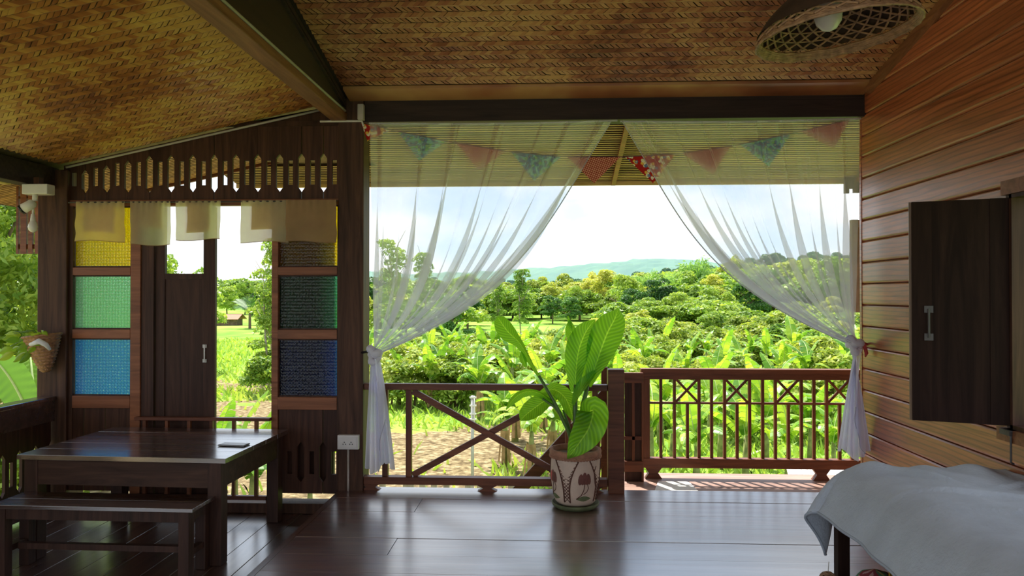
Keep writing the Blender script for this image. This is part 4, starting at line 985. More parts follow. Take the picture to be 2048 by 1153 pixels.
m = MB(); m.tube([(a.x+.05, YC-.005, a.z), (a.x+.01, YC+.02, a.z+.01), (-1.385, YC+.055, a.z)], .009, 8)
tag(m.build('curtain_tie', 'black', smooth=True), 'black cord tying the left curtain to the tall post', 'tie')

# ---- door mat on the deck
a, b, c, d = U(1316, 964, Z=LOW+.01), U(1378, 964, Z=LOW+.01), U(1404, 990, Z=LOW+.01), U(1306, 990, Z=LOW+.01)
m = MB(); m.add([(p.x, p.y, LOW+.001) for p in (d, c, b, a)]+[(p.x, p.y, LOW+.012) for p in (d, c, b, a)], [(3, 2, 1, 0), (4, 5, 6, 7), (0, 1, 5, 4), (1, 2, 6, 5), (2, 3, 7, 6), (3, 0, 4, 7)])
tag(m.build('door_mat', 'mat', bevel=.003), 'white mat on the sunlit deck behind the newel post', 'mat')

# ---- potted plant
PC = Vector((.180, 5.17, 0))
pt = thing('flower_pot', tuple(PC), 'cream clay pot with carved tulips and lattice on a saucer', 'pot')
def pr_(z):     # outer radius of the pot at height z
    t = (z-.045)/.35; return .134+.034*min(1, max(0, t*2.2))**.6
m = MB(); m.lathe([(.001, .03), (.120, .03), (pr_(.05), .05)]+[(pr_(.05+.30*j/10), .05+.30*j/10) for j in range(1, 11)], PC, 48); pbody = m.build('body', 'potcream', pt, smooth=True)
m = MB(); m.lathe([(.168, .35), (.176, .356), (.178, .385), (.174, .398), (.160, .40), (.153, .39), (.150, .355), (.001, .352)], PC, 48); prim = m.build('rim', 'terracotta', pt, smooth=True)
m = MB()
for s in (0, 1): m.tube([PC+Vector((.1755*math.cos(a), .1755*math.sin(a), .352+.006*math.sin(a*26+s*math.pi))) for a in [2*math.pi*j/160 for j in range(161)]], .005, 5, False)
m.build('rope_band', 'terracotta', prim, smooth=True)
m = MB(); m.lathe([(.001, .0), (.135, .0), (.158, .018), (.164, .034), (.157, .038), (.150, .026), (.12, .022), (.001, .022)], PC, 48); m.build('saucer', 'potgreen', pt, smooth=True)
m = MB(); m.lathe([(.001, .365), (.152, .365)], PC, 32); m.build('soil', 'trunk', pt)
TC = -math.pi/2-YAW-.03     # side of the pot towards the viewer
def ps(u, z, lift=.0015): a = TC+u/.165; r = pr_(z)+lift; return PC+Vector((r*math.cos(a), r*math.sin(a), z))
def patch(poly, mat, name):
    cu = sum(p[0] for p in poly)/len(poly); cz_ = sum(p[1] for p in poly)/len(poly)
    mm = MB(); mm.add([ps(cu, cz_, .003)]+[ps(*p) for p in poly], [(0, i+1, (i+1) % len(poly)+1) for i in range(len(poly))]); return mm
for du in (0, -.245, .245):
    u0 = .070+du
    for k, (ou, w, h, tilt) in enumerate(((0, .017, .085, 0), (-.024, .016, .075, -.35), (.024, .016, .075, .35), (-.012, .013, .05, -.15), (.013, .013, .05, .15))):
        poly = [(u0+ou+w*math.sin(2*math.pi*j/12)+tilt*(h/2+h/2*math.cos(2*math.pi*j/12))*.35, .185+h/2-h/2*math.cos(2*math.pi*j/12)) for j in range(12)]
        patch(poly, 'potred', 'petal').build('petal', 'potred' if k != 1 or du == 0 else 'tie', pbody)
    m = MB(); m.tube([ps(u0, .185), ps(u0-.004, .15), ps(u0-.02, .115), ps(u0-.055, .09)], .003, 5)
    m.tube([ps(u0+.02, .19), ps(u0+.03, .16), ps(u0+.018, .135), ps(u0-.005, .12)], .0025, 5); m.build('stalk', 'potbrown', pbody, smooth=True)
    patch([(u0-.06+.12*j/6, .088+.020*math.sin(math.pi*j/6)) for j in range(7)]+[(u0+.06-.12*j/6, .088-.016*math.sin(math.pi*j/6)) for j in range(1, 6)], 'potgreen', 'painted_leaf').build('painted_leaf', 'potgreen', pbody)
    uc = u0-.125
    def edge(s, z): return uc+s*(.022+.055*((z-.13)/.2)**2*(1 if z > .13 else .35))
    m = MB()
    for s in (-1, 1): m.tube([ps(edge(s, .065+.275*j/14), .065+.275*j/14) for j in range(15)], .0045, 5)
    for k in range(13):
        z = .06+k*.024
        for s in (-1, 1):
            if z+.03 < .345: m.tube([ps(edge(-s, z+.0+.0)*1., z), ps(edge(s, min(.34, z+.05)), min(.34, z+.05))], .0030, 4)
    m.build('carved_lattice', 'potbrown', pbody, smooth=True)
m = MB(); m.tube([ps(.165, .30), ps(.145, .26), ps(.15, .2), ps(.165, .16)], .0025, 5); m.build('carved_line', 'potbrown', pbody)

hp = thing('house_plant', (PC.x, PC.y, .365), 'tall broad-leaved house plant growing from the clay pot', 'plant')
def hleaf(pts, wid, roll=0., cup=.25, n=26, y0=5.17, nm='leaf'):
    """pts: (px, py, y offset) along the midrib; wid: blade half width in metres at the same stations"""
    P3 = [U(px, py, Y=y0+dy) for px, py, dy in pts]; K = len(P3)
    def cr(i, arr):
        t = i*(K-1); a = min(int(t), K-2); f = t-a; p0, p1, p2, p3 = arr[max(a-1, 0)], arr[a], arr[a+1], arr[min(a+2, K-1)]
        return .5*((2*p1)+(p2-p0)*f+(2*p0-5*p1+4*p2-p3)*f*f+(3*p1-p0-3*p2+p3)*f**3)
    rolls = roll if isinstance(roll, (list, tuple)) else [roll]*K
    m = MB()
    def f(u, v):
        c = cr(v, P3); d = (cr(min(1, v+.02), P3)-cr(max(0, v-.02), P3)).normalized(); view = (CAM-c).normalized()
        side = d.cross(view).normalized(); nr = side.cross(d).normalized(); ro = cr(v, rolls); w = max(.0015, cr(v, wid))
        k = (u-.5)*2
        sd = side*math.cos(ro)+nr*math.sin(ro); nn = -side*math.sin(ro)+nr*math.cos(ro)
        return c+sd*(k*w)+nn*(cup*w*(abs(k)**1.3)+.05*w*math.sin(v*40+k*2)*abs(k))
    m.grid(f, 10, n*2, lambda u, v: ((u-.5)*2, v)); return m.build(nm, 'house', hp, smooth=True)
def petiole(pts, r0, r1, y0=5.17):
    m = MB(); m.tube([U(px, py, Y=y0+dy) for px, py, dy in pts], [r0+(r1-r0)*i/(len(pts)-1) for i in range(len(pts))], 8); m.build('petiole', 'petiole', hp, smooth=True)
petiole([(1153, 925, 0), (1152, 880, 0), (1150, 820, .02), (1151, 770, .03)], .026, .012)
petiole([(1156, 925, 0), (1158, 870, -.01), (1166, 810, -.01), (1178, 760, 0)], .026, .012)
petiole([(1149, 905, -.01), (1138, 865, -.02), (1112, 812, -.03), (1078, 752, -.04)], .017, .010)
petiole([(1148, 900, .01), (1132, 848, .0), (1110, 815, -.02), (1085, 798, -.03)], .014, .008)
petiole([(1148, 895, .0), (1136, 850, .02), (1126, 820, .04)], .012, .008)
hleaf([(1086, 765, -.04), (1060, 722, -.05), (1040, 688, -.06), (1016, 664, -.06), (1000, 642, -.05), (995, 634, -.05)], [.012, .026, .034, .062, .046, .004], [1.0, .9, .6, .35, .3, .3], .3)
hleaf([(1052, 735, -.05), (1046, 718, -.06), (1043, 704, -.07)], [.008, .024, .004], .2, .4, 10)
hleaf([(1150, 785, .03), (1152, 742, .04), (1158, 700, .04), (1172, 664, .03), (1190, 640, .02)], [.028, .066, .088, .070, .004], [.5, .45, .35, .3, .3], .35)
hleaf([(1162, 775, .08), (1166, 745, .09), (1168, 722, .09)], [.02, .04, .004], .2, .3, 12)
hleaf([(1160, 760, .09), (1146, 690, .10), (1142, 660, .10), (1139, 640, .10)], [.010, .026, .040, .004], .4, .3)
hleaf([(1146, 662, .11), (1140, 646, .11), (1136, 632, .11)], [.006, .016, .004], .6, .3, 8)
hleaf([(1176, 772, .0), (1190, 735, -.01), (1202, 700, -.02), (1215, 666, -.03), (1230, 637, -.03), (1236, 618, -.03)], [.030, .064, .098, .108, .074, .004], [.5, .35, .15, .05, 0, 0], .22)
hleaf([(1182, 752, .05), (1202, 726, .06), (1214, 704, .06), (1218, 690, .06)], [.03, .06, .05, .006], .5, .3, 14)
hleaf([(1148, 812, -.02), (1158, 790, -.03), (1172, 768, -.02), (1192, 742, -.01)], [.022, .044, .046, .012], [1.1, .9, .7, .5], .5, 16)
hleaf([(1124, 826, -.02), (1098, 800, -.03), (1072, 785, -.05), (1046, 786, -.07), (1026, 800, -.08), (1012, 820, -.08)], [.010, .024, .030, .034, .030, .003], [1.0, .9, .8, .7, .6, .6], .3)
hleaf([(1112, 805, .02), (1092, 802, .0), (1070, 816, -.02), (1050, 832, -.04), (1041, 842, -.05)], [.02, .054, .070, .050, .004], [-.2, -.3, -.3, -.3, -.3], .2)
hleaf([(1080, 786, .06), (1108, 780, .05), (1130, 796, .04), (1142, 822, .03), (1146, 842, .03)], [.01, .050, .062, .05, .006], [.4, .5, .5, .4, .4], .2)
hleaf([(1106, 818, .05), (1118, 832, .05), (1128, 842, .05)], [.01, .03, .004], .2, .2, 8)
hleaf([(1160, 870, -.02), (1170, 835, -.06), (1186, 822, -.12), (1178, 856, -.17), (1156, 890, -.19), (1135, 918, -.19)], [.010, .045, .098, .106, .075, .004], [-.5, -.4, -.15, .1, .15, .15], .22)

# ================================================================ outdoors
GZ = -3.0
def sm(a, b, x): t = min(1, max(0, (x-a)/(b-a))); return t*t*(3-2*t)
def gnd(x, y):
    q = x/max(y, 8)
    z = GZ + max(0, y-62)*.040*sm(.03, .30, q) + max(0, y-110)*.012
    z += .12*math.sin(x*.21+1)*math.sin(y*.17)*sm(10, 30, y) + .8*math.sin(x*.031+2)*math.sin(y*.023)*sm(80, 160, y)
    return z
def place(px, D):
    x, y = (px-1098)/1500*D*1.0, D
    # pixel column -> bearing, distance along the ground
    d = FW+R_*((px-1024)/F); x = d.x/d.y*D
    return x, D, gnd(x, D)
# terrain patches
def terr(x0, x1, y0, y1, nx, ny):
    m = MB(); m.grid(lambda u, v: (x0+(x1-x0)*u, y0+(y1-y0)*v, gnd(x0+(x1-x0)*u, y0+(y1-y0)*v)), nx, ny); return m
tag(terr(-420, 420, -60, 400, 140, 160).build('field', 'ground', smooth=True, origin=(0, 0, GZ)), 'green field with mulched brown beds below the house', kind='structure')
# far wooded hills
def ridge(name, d0, d1, prof, label, seed, mat='farhill', nx=260, ny=24):
    r = np.random.default_rng(seed)
    bumps = [(r.uniform(0, 6.28), r.uniform(.5, 1.6)) for _ in range(30)]
    def f(u, v):
        px = -700+u*3600; D = d0+(d1-d0)*v; d = FW+R_*((px-1024)/F); x = d.x/d.y*D
        py = np.interp(px, [p[0] for p in prof], [p[1] for p in prof])
        zc = EYE+(590-py)/F*d1
        h = sum(math.sin(px*(.02*2**(k % 5))*b+a+v*9*b)*(1.5/2**(k % 5)) for k, (a, b) in enumerate(bumps))*.35*d1/900*1.1
        h += r.uniform(-1, 1)*d1*.0012
        return (x, D, GZ-6+(zc-GZ+6)*sm(0, 1, v)**.8+h*sm(0, .3, v))
    m = MB(); m.grid(f, nx, ny)
    f2 = m.build(name, mat, smooth=False, origin=(0, d0, GZ)); return tag(f2, label, kind='structure')
ridge('hills', 750, 1050, [(-700, 540), (0, 552), (430, 566), (560, 560), (700, 545), (900, 545), (1020, 541), (1100, 540), (1160, 531), (1230, 524), (1290, 519), (1350, 520), (1420, 525), (1500, 540), (1700, 545), (2900, 560)], 'blue-green wooded hills along the skyline', 5)

# ---- foliage prototypes (meshes only; every plant below is its own object)
def leafcloud(blobs, n, size, aspect=.5, droop=.3, seed=0, shell=.55):
    r = np.random.default_rng(seed); b = np.array(blobs, float)      # x,y,z,rx,rz
    w = b[:, 3]**2*b[:, 4]; w /= w.sum(); id_ = r.choice(len(b), n, p=w); bb = b[id_]
    d = r.normal(size=(n, 3)); d /= np.linalg.norm(d, axis=1)[:, None]; d[:, 2] = np.where(d[:, 2] < -.35, -d[:, 2], d[:, 2])
    rad = (shell+(1-shell)*r.random(n)**.5)[:, None]
    c = bb[:, :3]+d*rad*np.stack([bb[:, 3], bb[:, 3], bb[:, 4]], 1)
    nrm_ = d*.6+r.normal(size=(n, 3))*.55+np.array([0, 0, .35]); nrm_ /= np.linalg.norm(nrm_, axis=1)[:, None]
    t = r.normal(size=(n, 3))+d*.7-np.array([0, 0, droop]); t -= nrm_*(t*nrm_).sum(1)[:, None]; t /= np.linalg.norm(t, axis=1)[:, None]
    s = np.cross(nrm_, t); L = (size*r.uniform(.6, 1.35, n))[:, None]
    return np.stack([c-t*L*.5, c+s*L*aspect*.5, c+t*L*.5, c-s*L*aspect*.5], 1)
def blobset(seed, n, R, H, z0, br, flat=.75):
    r = np.random.default_rng(seed); out = []
    for _ in range(n):
        a = r.uniform(0, 6.28); h = r.random(); rr = R*math.sqrt(r.random())*math.sin(math.pi*(.18+.72*h)); out.append((rr*math.cos(a), rr*math.sin(a), z0+H*h, br*r.uniform(.6, 1.25), br*flat*r.uniform(.6, 1.2)))
    return out
def trunkmesh(h, r, mat, seed=0, br=5, spread=.5):
    rr = random.Random(seed); m = MB(); m.tube([(0, 0, -.3), (rr.uniform(-.05, .05)*h, 0, h*.5), (rr.uniform(-.05, .05)*h, rr.uniform(-.05, .05)*h, h)], [r, r*.75, r*.4], 7)
    for k in range(br):
        z = h*rr.uniform(.45, .9); a = rr.uniform(0, 6.28); m.tube([(0, 0, z), (spread*h*.5*math.cos(a), spread*h*.5*math.sin(a), z+h*.16), (spread*h*math.cos(a), spread*h*math.sin(a), z+h*.28)], [r*.45, r*.3, r*.12], 5)
    me = m.mesh('trunk', True); me.materials.append(M[mat]); return me
PROTO = {}
def proto(key, quads, mat, trunk): PROTO[key] = (npmesh('crown', quads, mat), trunk)
for s in range(3):
    proto('round%d' % s, leafcloud(blobset(10+s, 26, 2.3, 4.2, 2.0, 1.05), 7000, .30, .5, seed=s), 'l_mid', trunkmesh(4.2, .16, 'trunk', s))
    proto('yellow%d' % s, leafcloud(blobset(20+s, 24, 2.2, 4.6, 2.0, 1.0), 6500, .32, .5, seed=30+s), 'l_yellow', trunkmesh(4.4, .15, 'palebark', s))
    proto('dark%d' % s, leafcloud(blobset(40+s, 26, 2.3, 4.6, 1.4, 1.05, .6), 6500, .32, .5, seed=60+s), 'l_dark', trunkmesh(4.2, .17, 'trunk', s))
    proto('bush%d' % s, leafcloud(blobset(50+s, 16, 1.1, 1.15, .35, .5), 4200, .16, .42, seed=80+s), 'l_shrub', trunkmesh(.9, .05, 'trunk', s, 6, .6))
    proto('hedge%d' % s, leafcloud(blobset(55+s, 18, 1.3, 1.3, .4, .6), 4200, .20, .5, seed=90+s), 'l_mid', trunkmesh(1.0, .06, 'trunk', s, 6, .6))
    proto('ridge%d' % s, leafcloud(blobset(65+s, 18, 3.0, 4.6, 2.6, 1.7), 2400, .75, .6, seed=110+s), 'l_far', trunkmesh(4.6, .22, 'trunk', s, 3))
    # slender airy tree
    bl_ = [(random.uniform(-.9, .9)*(1-h*.5), random.uniform(-.9, .9)*(1-h*.5), 2.2+h*5.4, random.uniform(.45, .8), random.uniform(.25, .45)) for h in [j/25 for j in range(26)]]
    proto('slender%d' % s, leafcloud(bl_, 4200, .22, .5, seed=130+s), 'l_mid', trunkmesh(7.2, .09, 'palebark', s, 10, .14))
# feathery tree with flat layers for the left edge
bl_ = [(random.uniform(-2.6, 2.6), random.uniform(-2.6, 2.6), 1.2+j*.23, random.uniform(1.0, 1.6), random.uniform(.3, .5)) for j in list(range(34))+list(range(34))]
proto('feather', leafcloud(bl_, 56000, .19, .42, .1, 150, .1), 'l_mid', trunkmesh(6.5, .15, 'trunk', 3, 4, .2))
# bamboo: arching plumes
r = np.random.default_rng(5); cs = []
for k in range(46):
    a = r.uniform(0, 6.28); lean = r.uniform(.5, 2.6); H = r.uniform(5, 8.2)
    for j in range(130):
        t = .3+.7*j/130; c = np.array([lean*math.cos(a)*t**2.2, lean*math.sin(a)*t**2.2, H*(t-.20*t**3*lean/2.6)]); cs.append(np.concatenate([c+r.normal(size=3)*.20, [0, 0]]))
cs = np.array(cs); n = len(cs); t = r.normal(size=(n, 3))*.6-np.array([0, 0, .7]); t[:, :2] += cs[:, :2]*.25; t /= np.linalg.norm(t, axis=1)[:, None]
s_ = np.cross(t, r.normal(size=(n, 3))); s_ /= np.linalg.norm(s_, axis=1)[:, None]; L = r.uniform(.45, .85, n)[:, None]; c = cs[:, :3]
cul = MB()
for k in range(14): a = k*.45; cul.tube([(.2*math.cos(a), .2*math.sin(a), -.2), (.4*math.cos(a), .4*math.sin(a), 2.5), (1.1*math.cos(a), 1.1*math.sin(a), 5.2)], [.05, .04, .015], 5)
cm_ = cul.mesh('culms', True); cm_.materials.append(M['petiole'])
proto('bamboo', np.stack([c, c+t*L*.5+s_*.07, c+t*L, c+t*L*.5-s_*.07], 1), 'l_bamboo', cm_)
def where(px):
    for lim, w in ((560, 'in the doorway'), (760, 'beside the tall post'), (860, 'behind the knot side of the left curtain'), (960, 'behind the free edge of the left curtain'), (1090, 'left of the potted plant'),
                   (1200, 'behind the tips of the potted plant'), (1300, 'just right of the potted plant'), (1400, 'in the middle of the right-hand view'), (1520, 'beside the free edge of the right curtain'), (1640, 'behind the middle of the right curtain')):
        if px < lim: return w
    return 'behind the knot of the right curtain'
def tree(name, kind, px, D, h, label, cat='tree', group=None, squash=1., zoff=0.):
    me, tr = PROTO[kind]; x, y, z = place(px, D); H0 = {'round': 7.0, 'yello': 7.4, 'dark': 6.8, 'bush': 2.0, 'hedge': 2.2, 'ridge': 8.6, 'slend': 8.2, 'feath': 9.4, 'bambo': 7.6}
    h0 = next(v for k, v in H0.items() if kind.startswith(k)); s = h/h0
    t = thing(name, (x, y, z+zoff), label, cat, group); a = random.uniform(0, 6.28)
    putmesh('crown', me, t, rot=(0, 0, a), scale=(s*squash, s*squash, s)); putmesh('trunk', tr, t, rot=(0, 0, a), scale=(s*squash, s*squash, s))
    return t
# distant wooded ridge, tree by tree
prof = [(380, 574), (470, 570), (560, 562), (700, 556), (880, 556), (1000, 556), (1100, 556), (1180, 552), (1260, 545), (1330, 535), (1420, 524), (1500, 514), (1580, 505), (1680, 503), (1750, 505)]
k = 0
for row, (D, cnt, dy) in enumerate(((330, 62, 0), (270, 52, 8), (215, 42, 15))):
    for j in range(cnt):
        px = 400+(1760-400)*(j+random.uniform(-.35, .35))/(cnt-1)
        top = EYE+(590-np.interp(px, *zip(*prof))-dy)/F*D; x, y, z = place(px, D)
        h = max(5.5, min(20, top-z))*random.uniform(.82, 1.08)
        tree('ridge_tree', 'ridge%d' % (k % 3), px, D, h, '%s tree on the distant ridge %s' % (('skyline', 'middle-row', 'front-row')[row], where(px)), 'tree', 'trees of the distant wooded ridge'); k += 1
# mid-distance trees
spec = [('slender0', 1043, 70, 7.2, 'slender tree with a bare trunk standing alone beyond the grass field'), ('slender1', 995, 76, 6.0, 'thinner slender tree left of the lone one beyond the field'),
        ('slender2', 785, 62, 9.4, 'tall pale tree behind the left curtain, nearest to the tall post'), ('slender0', 848, 68, 8.6, 'tall pale tree behind the middle of the left curtain'),
        ('dark0', 935, 96, 6.0, 'dark tree at the edge of the left curtain beyond the field'), ('dark1', 905, 60, 4.6, 'dark round tree low behind the left curtain'),
        ('bamboo', 1395, 120, 8.8, 'large pale bamboo clump below the ridge'), ('bamboo', 1300, 126, 7.6, 'pale bamboo clump left of the large one'), ('bamboo', 1345, 112, 7.0, 'low bamboo clump in front of the large one'),
        ('yellow0', 1130, 150, 9.0, 'yellow-green tree above the grass field'), ('yellow1', 1185, 135, 8.6, 'yellow-green tree beside the bamboo'), ('yellow2', 1215, 122, 8.2, 'tall yellow-green tree left of the bamboo clumps'), ('yellow0', 1085, 160, 8.6, 'yellow-green tree near the slender tree'), ('yellow1', 1465, 120, 8.8, 'yellowish tree beside the right curtain'), ('yellow2', 1425, 100, 6.0, 'yellowish tree under the bamboo'),
        ('round0', 1250, 100, 7.2, 'broad green tree in the middle of the valley'), ('round1', 1160, 118, 5.8, 'rounded green tree behind the plant leaves'), ('dark2', 1318, 88, 6.4, 'dark layered tree under the bamboo'), ('dark0', 1265, 82, 5.4, 'dark tree right of the plant leaves'), ('dark1', 1500, 84, 6.0, 'dark tree at the edge of the right curtain'), ('dark2', 1545, 92, 6.6, 'dark tree seen through the right curtain'), ('dark0', 1105, 112, 4.6, 'dark bushy tree at the far side of the grass field'), ('dark1', 1140, 108, 4.4, 'dark bushy tree right of the grass field'),
        ('round2', 1360, 76, 4.8, 'pale-trunked tree in the bushes of the valley'), ('round0', 1620, 90, 8.0, 'green tree behind the folds of the right curtain'), ('round1', 1680, 80, 8.0, 'green tree behind the outer edge of the right curtain'),
        ('round2', 800, 110, 7.0, 'green tree far behind the left curtain'), ('round0', 880, 120, 7.0, 'green tree far behind the knot side of the left curtain'), ('dark2', 745, 90, 7.0, 'dark tree directly beside the tall post'),
        ('round1', 350, 42, 7.0, 'tree showing over the half door'), ('round2', 320, 46, 6.0, 'tree crown left over the half door'), ('slender1', 548, 38, 7.6, 'leafy tree at the right edge of the doorway'), ('slender2', 540, 34, 5.6, 'lower leafy tree at the right edge of the doorway'), ('round0', 455, 120, 6.0, 'green tree beyond the meadow in the doorway'), ('dark1', 520, 105, 5.2, 'dark tree beyond the meadow in the doorway'), ('round1', 490, 150, 6.8, 'distant green tree in the doorway'),
        ('hedge0', 545, 32, 2.0, 'bush under the leafy tree in the doorway')]
for kind, px, D, h, lab in spec: tree('bamboo_clump' if kind == 'bamboo' else 'tree', kind, px, D, h, lab, 'bamboo' if kind == 'bamboo' else 'tree', 'trees of the valley')
tree('feathery_tree', 'feather', -25, 15, 9.2, 'large feathery tree filling the view left of the porch', 'tree', squash=.9)
tree('feathery_tree', 'feather', 70, 21, 7.6, 'second feathery tree behind the hanging planter', 'tree', squash=.9)
tree('dark_shrub', 'dark0', 30, 24, 5.0, 'dark shrub under the feathery tree at the left edge', 'shrub')
for px, D, h in ((-40, 12, 2.6), (40, 13.5, 2.2), (95, 14, 1.8)): tree('shrub', 'hedge%d' % (D % 3), px, D, h, 'low green shrub under the feathery tree at the left edge', 'shrub', 'shrubs under the feathery tree')
# scrub on the slope to the right
k = 0
for D, cnt, x0, x1, h0 in ((200, 26, 400, 1300, 7.0), (165, 26, 700, 1300, 7.5), (128, 20, 740, 1270, 5.2), (100, 9, 735, 930, 4.4), (80, 6, 735, 880, 4.0), (150, 20, 930, 1740, 7.5), (118, 20, 1230, 1750, 6.0), (92, 20, 1270, 1760, 4.6), (74, 20, 1260, 1760, 3.6), (60, 20, 1230, 1750, 3.0), (50, 18, 1160, 1750, 2.6)):
    for j in range(cnt):
        px = x0+(x1-x0)*(j+random.uniform(-.4, .4))/(cnt-1); kd = random.choice(('hedge', 'hedge', 'bush', 'round', 'yellow') if D > 70 else ('hedge', 'bush', 'bush', 'yellow', 'round'))
        tree('scrub', kd+str(k % 3), px, D*random.uniform(.95, 1.06), h0*random.uniform(.75, 1.2), '%s %s on the valley slope %s' % ('distant' if D > 140 else 'mid-distance' if D > 85 else 'near', {'hedge': 'dark green shrub', 'bush': 'olive bush', 'round': 'leafy green tree', 'yellow': 'yellow-green tree'}[kd], where(px)), 'shrub', 'scrub on the valley slope', 1.35); k += 1
# bushes between the banana plants
for j in range(70):
    px = random.uniform(745, 1730); D = random.uniform(28, 52)
    tree('bush', 'bush%d' % (j % 3), px, D, random.uniform(1.5, 2.7), '%s yellow-green bush among banana plants %s' % ('near' if D < 38 else 'farther', where(px)), 'bush', 'bushes among the banana plants', 1.2)
for j in range(10):
    px = 1275+j*48+random.uniform(-15, 15)
    tree('bush', 'hedge%d' % (j % 3), px, random.uniform(21, 28), random.uniform(1.2, 1.7), 'green bush below the deck railing %s' % where(px), 'bush', 'bushes below the deck railing', 1.1)

# ---- banana plants, leaf by leaf
def banana_leaf(seed, L=1.7, W=.21, arch=1.0):
    r = random.Random(seed); m = MB(); mid = []
    n = 15
    for i in range(n+1):
        t = i/n; ang = 1.15-arch*1.9*t**1.3
        if i == 0: p = Vector((0, 0, 0))
        else: p = mid[-1]+Vector((math.cos(ang), 0, math.sin(ang)))*(L/n)
        mid.append(p)
    for sd in (-1, 1):
        i = 1.6
        while i < n-.1:
            st = r.choice((.8, 1.0, 1.6)); j = min(n, i+st-.07); dr = r.uniform(.05, .35)
            def at_(t, k):
                a = min(int(t), n-1); f = t-a; c = mid[a]+(mid[a+1]-mid[a])*f; w = W*math.sin(math.pi*min(.985, (t-1.4)/(n-1.4)*.93+.06))**.55
                return c+Vector((.10*k*w*2, sd*w*k, .30*w*k-(.30+dr)*w*k*k))
            vs = [at_(t, k) for t in (i, j) for k in (0, .5, 1)]
            m.add(vs, [(0, 1, 4, 3), (1, 2, 5, 4)] if sd > 0 else [(3, 4, 1, 0), (4, 5, 2, 1)]); i += st
    me = m.mesh('leaf', True); me.materials.append(M['l_banana']); me.materials.append(M['l_midrib'])
    m2 = MB(); m2.tube(mid, [.022*(1-.85*i/n) for i in range(n+1)], 4, False); o = len(me.vertices)
    # midrib joined into the same leaf mesh
    import bmesh
    b = bmesh.new(); b.from_mesh(me); vs = [b.verts.new(v) for v in m2.v]
    for f in m2.f:
        fc = b.faces.new([vs[i] for i in f]); fc.material_index = 1; fc.smooth = True
    b.to_mesh(me); b.free(); return me
BL = [banana_leaf(1, 1.8, .24, .75), banana_leaf(2, 1.6, .22, 1.05), banana_leaf(3, 1.5, .22, 1.3), banana_leaf(4, 1.9, .25, .45), banana_leaf(5, 1.3, .2, .9)]
def dryleaf():
    m = MB()
    for k in range(7):
        a = k*.9; m.grid(lambda u, v: ((.12+.10*v)*math.cos(a)+(u-.5)*.12*math.sin(a), (.12+.10*v)*math.sin(a)-(u-.5)*.12*math.cos(a), 1.15-1.0*v), 2, 4)
    me = m.mesh('dry_leaves', True); me.materials.append(M['dryleaf']); return me
DRY = dryleaf()
st_ = MB(); st_.tube([(0, 0, -.2), (0, 0, .7), (.02, 0, 1.5)], [.12, .10, .055], 8); STEM = st_.mesh('stem', True); STEM.materials.append(M['stem'])
def banana(px, D, h, label, group, nl=8, dry=False):
    x, y, z = place(px, D); s = h/2.7; t = thing('banana_plant', (x, y, z), label, 'banana plant', group); a0 = random.uniform(0, 6.28)
    putmesh('stem', STEM, t, scale=s)
    for k in range(nl):
        me = BL[3] if k == nl-1 else random.choice((BL[0], BL[1], BL[2], BL[0], BL[4])); c = putmesh('leaf', me, t, (0, 0, (1.30+.15*k/nl)*s), (random.uniform(-.3, .3), random.uniform(-.75, .1) if k < nl-1 else -.45, a0+k*2.4), s*random.uniform(.8, 1.1))
    if dry: putmesh('dry_leaf_skirt', DRY, t, scale=s)
for px, D, h in ((1062, 17.5, 2.3), (1010, 19.5, 2.2), (1105, 19, 2.4), (1140, 21, 2.3), (1030, 23, 2.6), (1085, 25, 2.6), (960, 27, 2.4), (905, 30, 2.3), (860, 29, 2.2), (1200, 22, 2.4)):
    banana(px, D, h, '%s banana plant with dry leaf skirt %s' % ('near' if D < 22 else 'farther', where(px)), 'banana plants behind the balustrade', 9, True)
for px, D, h in ((1300, 17.5, 2.5), (1345, 19, 2.2), (1392, 17.0, 2.1), (1440, 19.5, 2.2), (1490, 17.5, 2.2), (1530, 19.5, 2.5), (1575, 17, 2.1), (1620, 19, 2.3), (1665, 17.5, 2.0), (1420, 23, 2.4), (1560, 24, 2.4), (1320, 22, 2.6)):
    banana(px, D, h, '%s banana plant below deck %s' % ('nearest' if D < 18.5 else 'second-row', where(px)), 'banana plants below the deck railing', 9)
for j in range(26):
    px = 745+(1215-745)*(j+random.uniform(-.3, .3))/25; D = random.uniform(27 if j % 2 else 34, 47)
    banana(px, D, random.uniform(2.0, 2.8), '%s banana plant beyond the balustrade %s' % ('near' if D < 38 else 'farther', where(px)), 'banana plants of the left plantation', 8)
for j in range(26):
    px = 1225+(1730-1225)*(j+random.uniform(-.3, .3))/25; D = random.uniform(27, 46)
    banana(px, D, random.uniform(2.0, 2.8), '%s banana plant beyond the deck railing %s' % ('near' if D < 36 else 'farther', where(px)), 'banana plants of the right plantation', 8)
for px, D, h in ((470, 13.5, 2.2), (505, 13.0, 2.3), (440, 14.5, 2.0), (620, 13, 1.9)): banana(px, D, h, 'banana plant just below the doorway sill', 'banana plants below the doorway', 8)
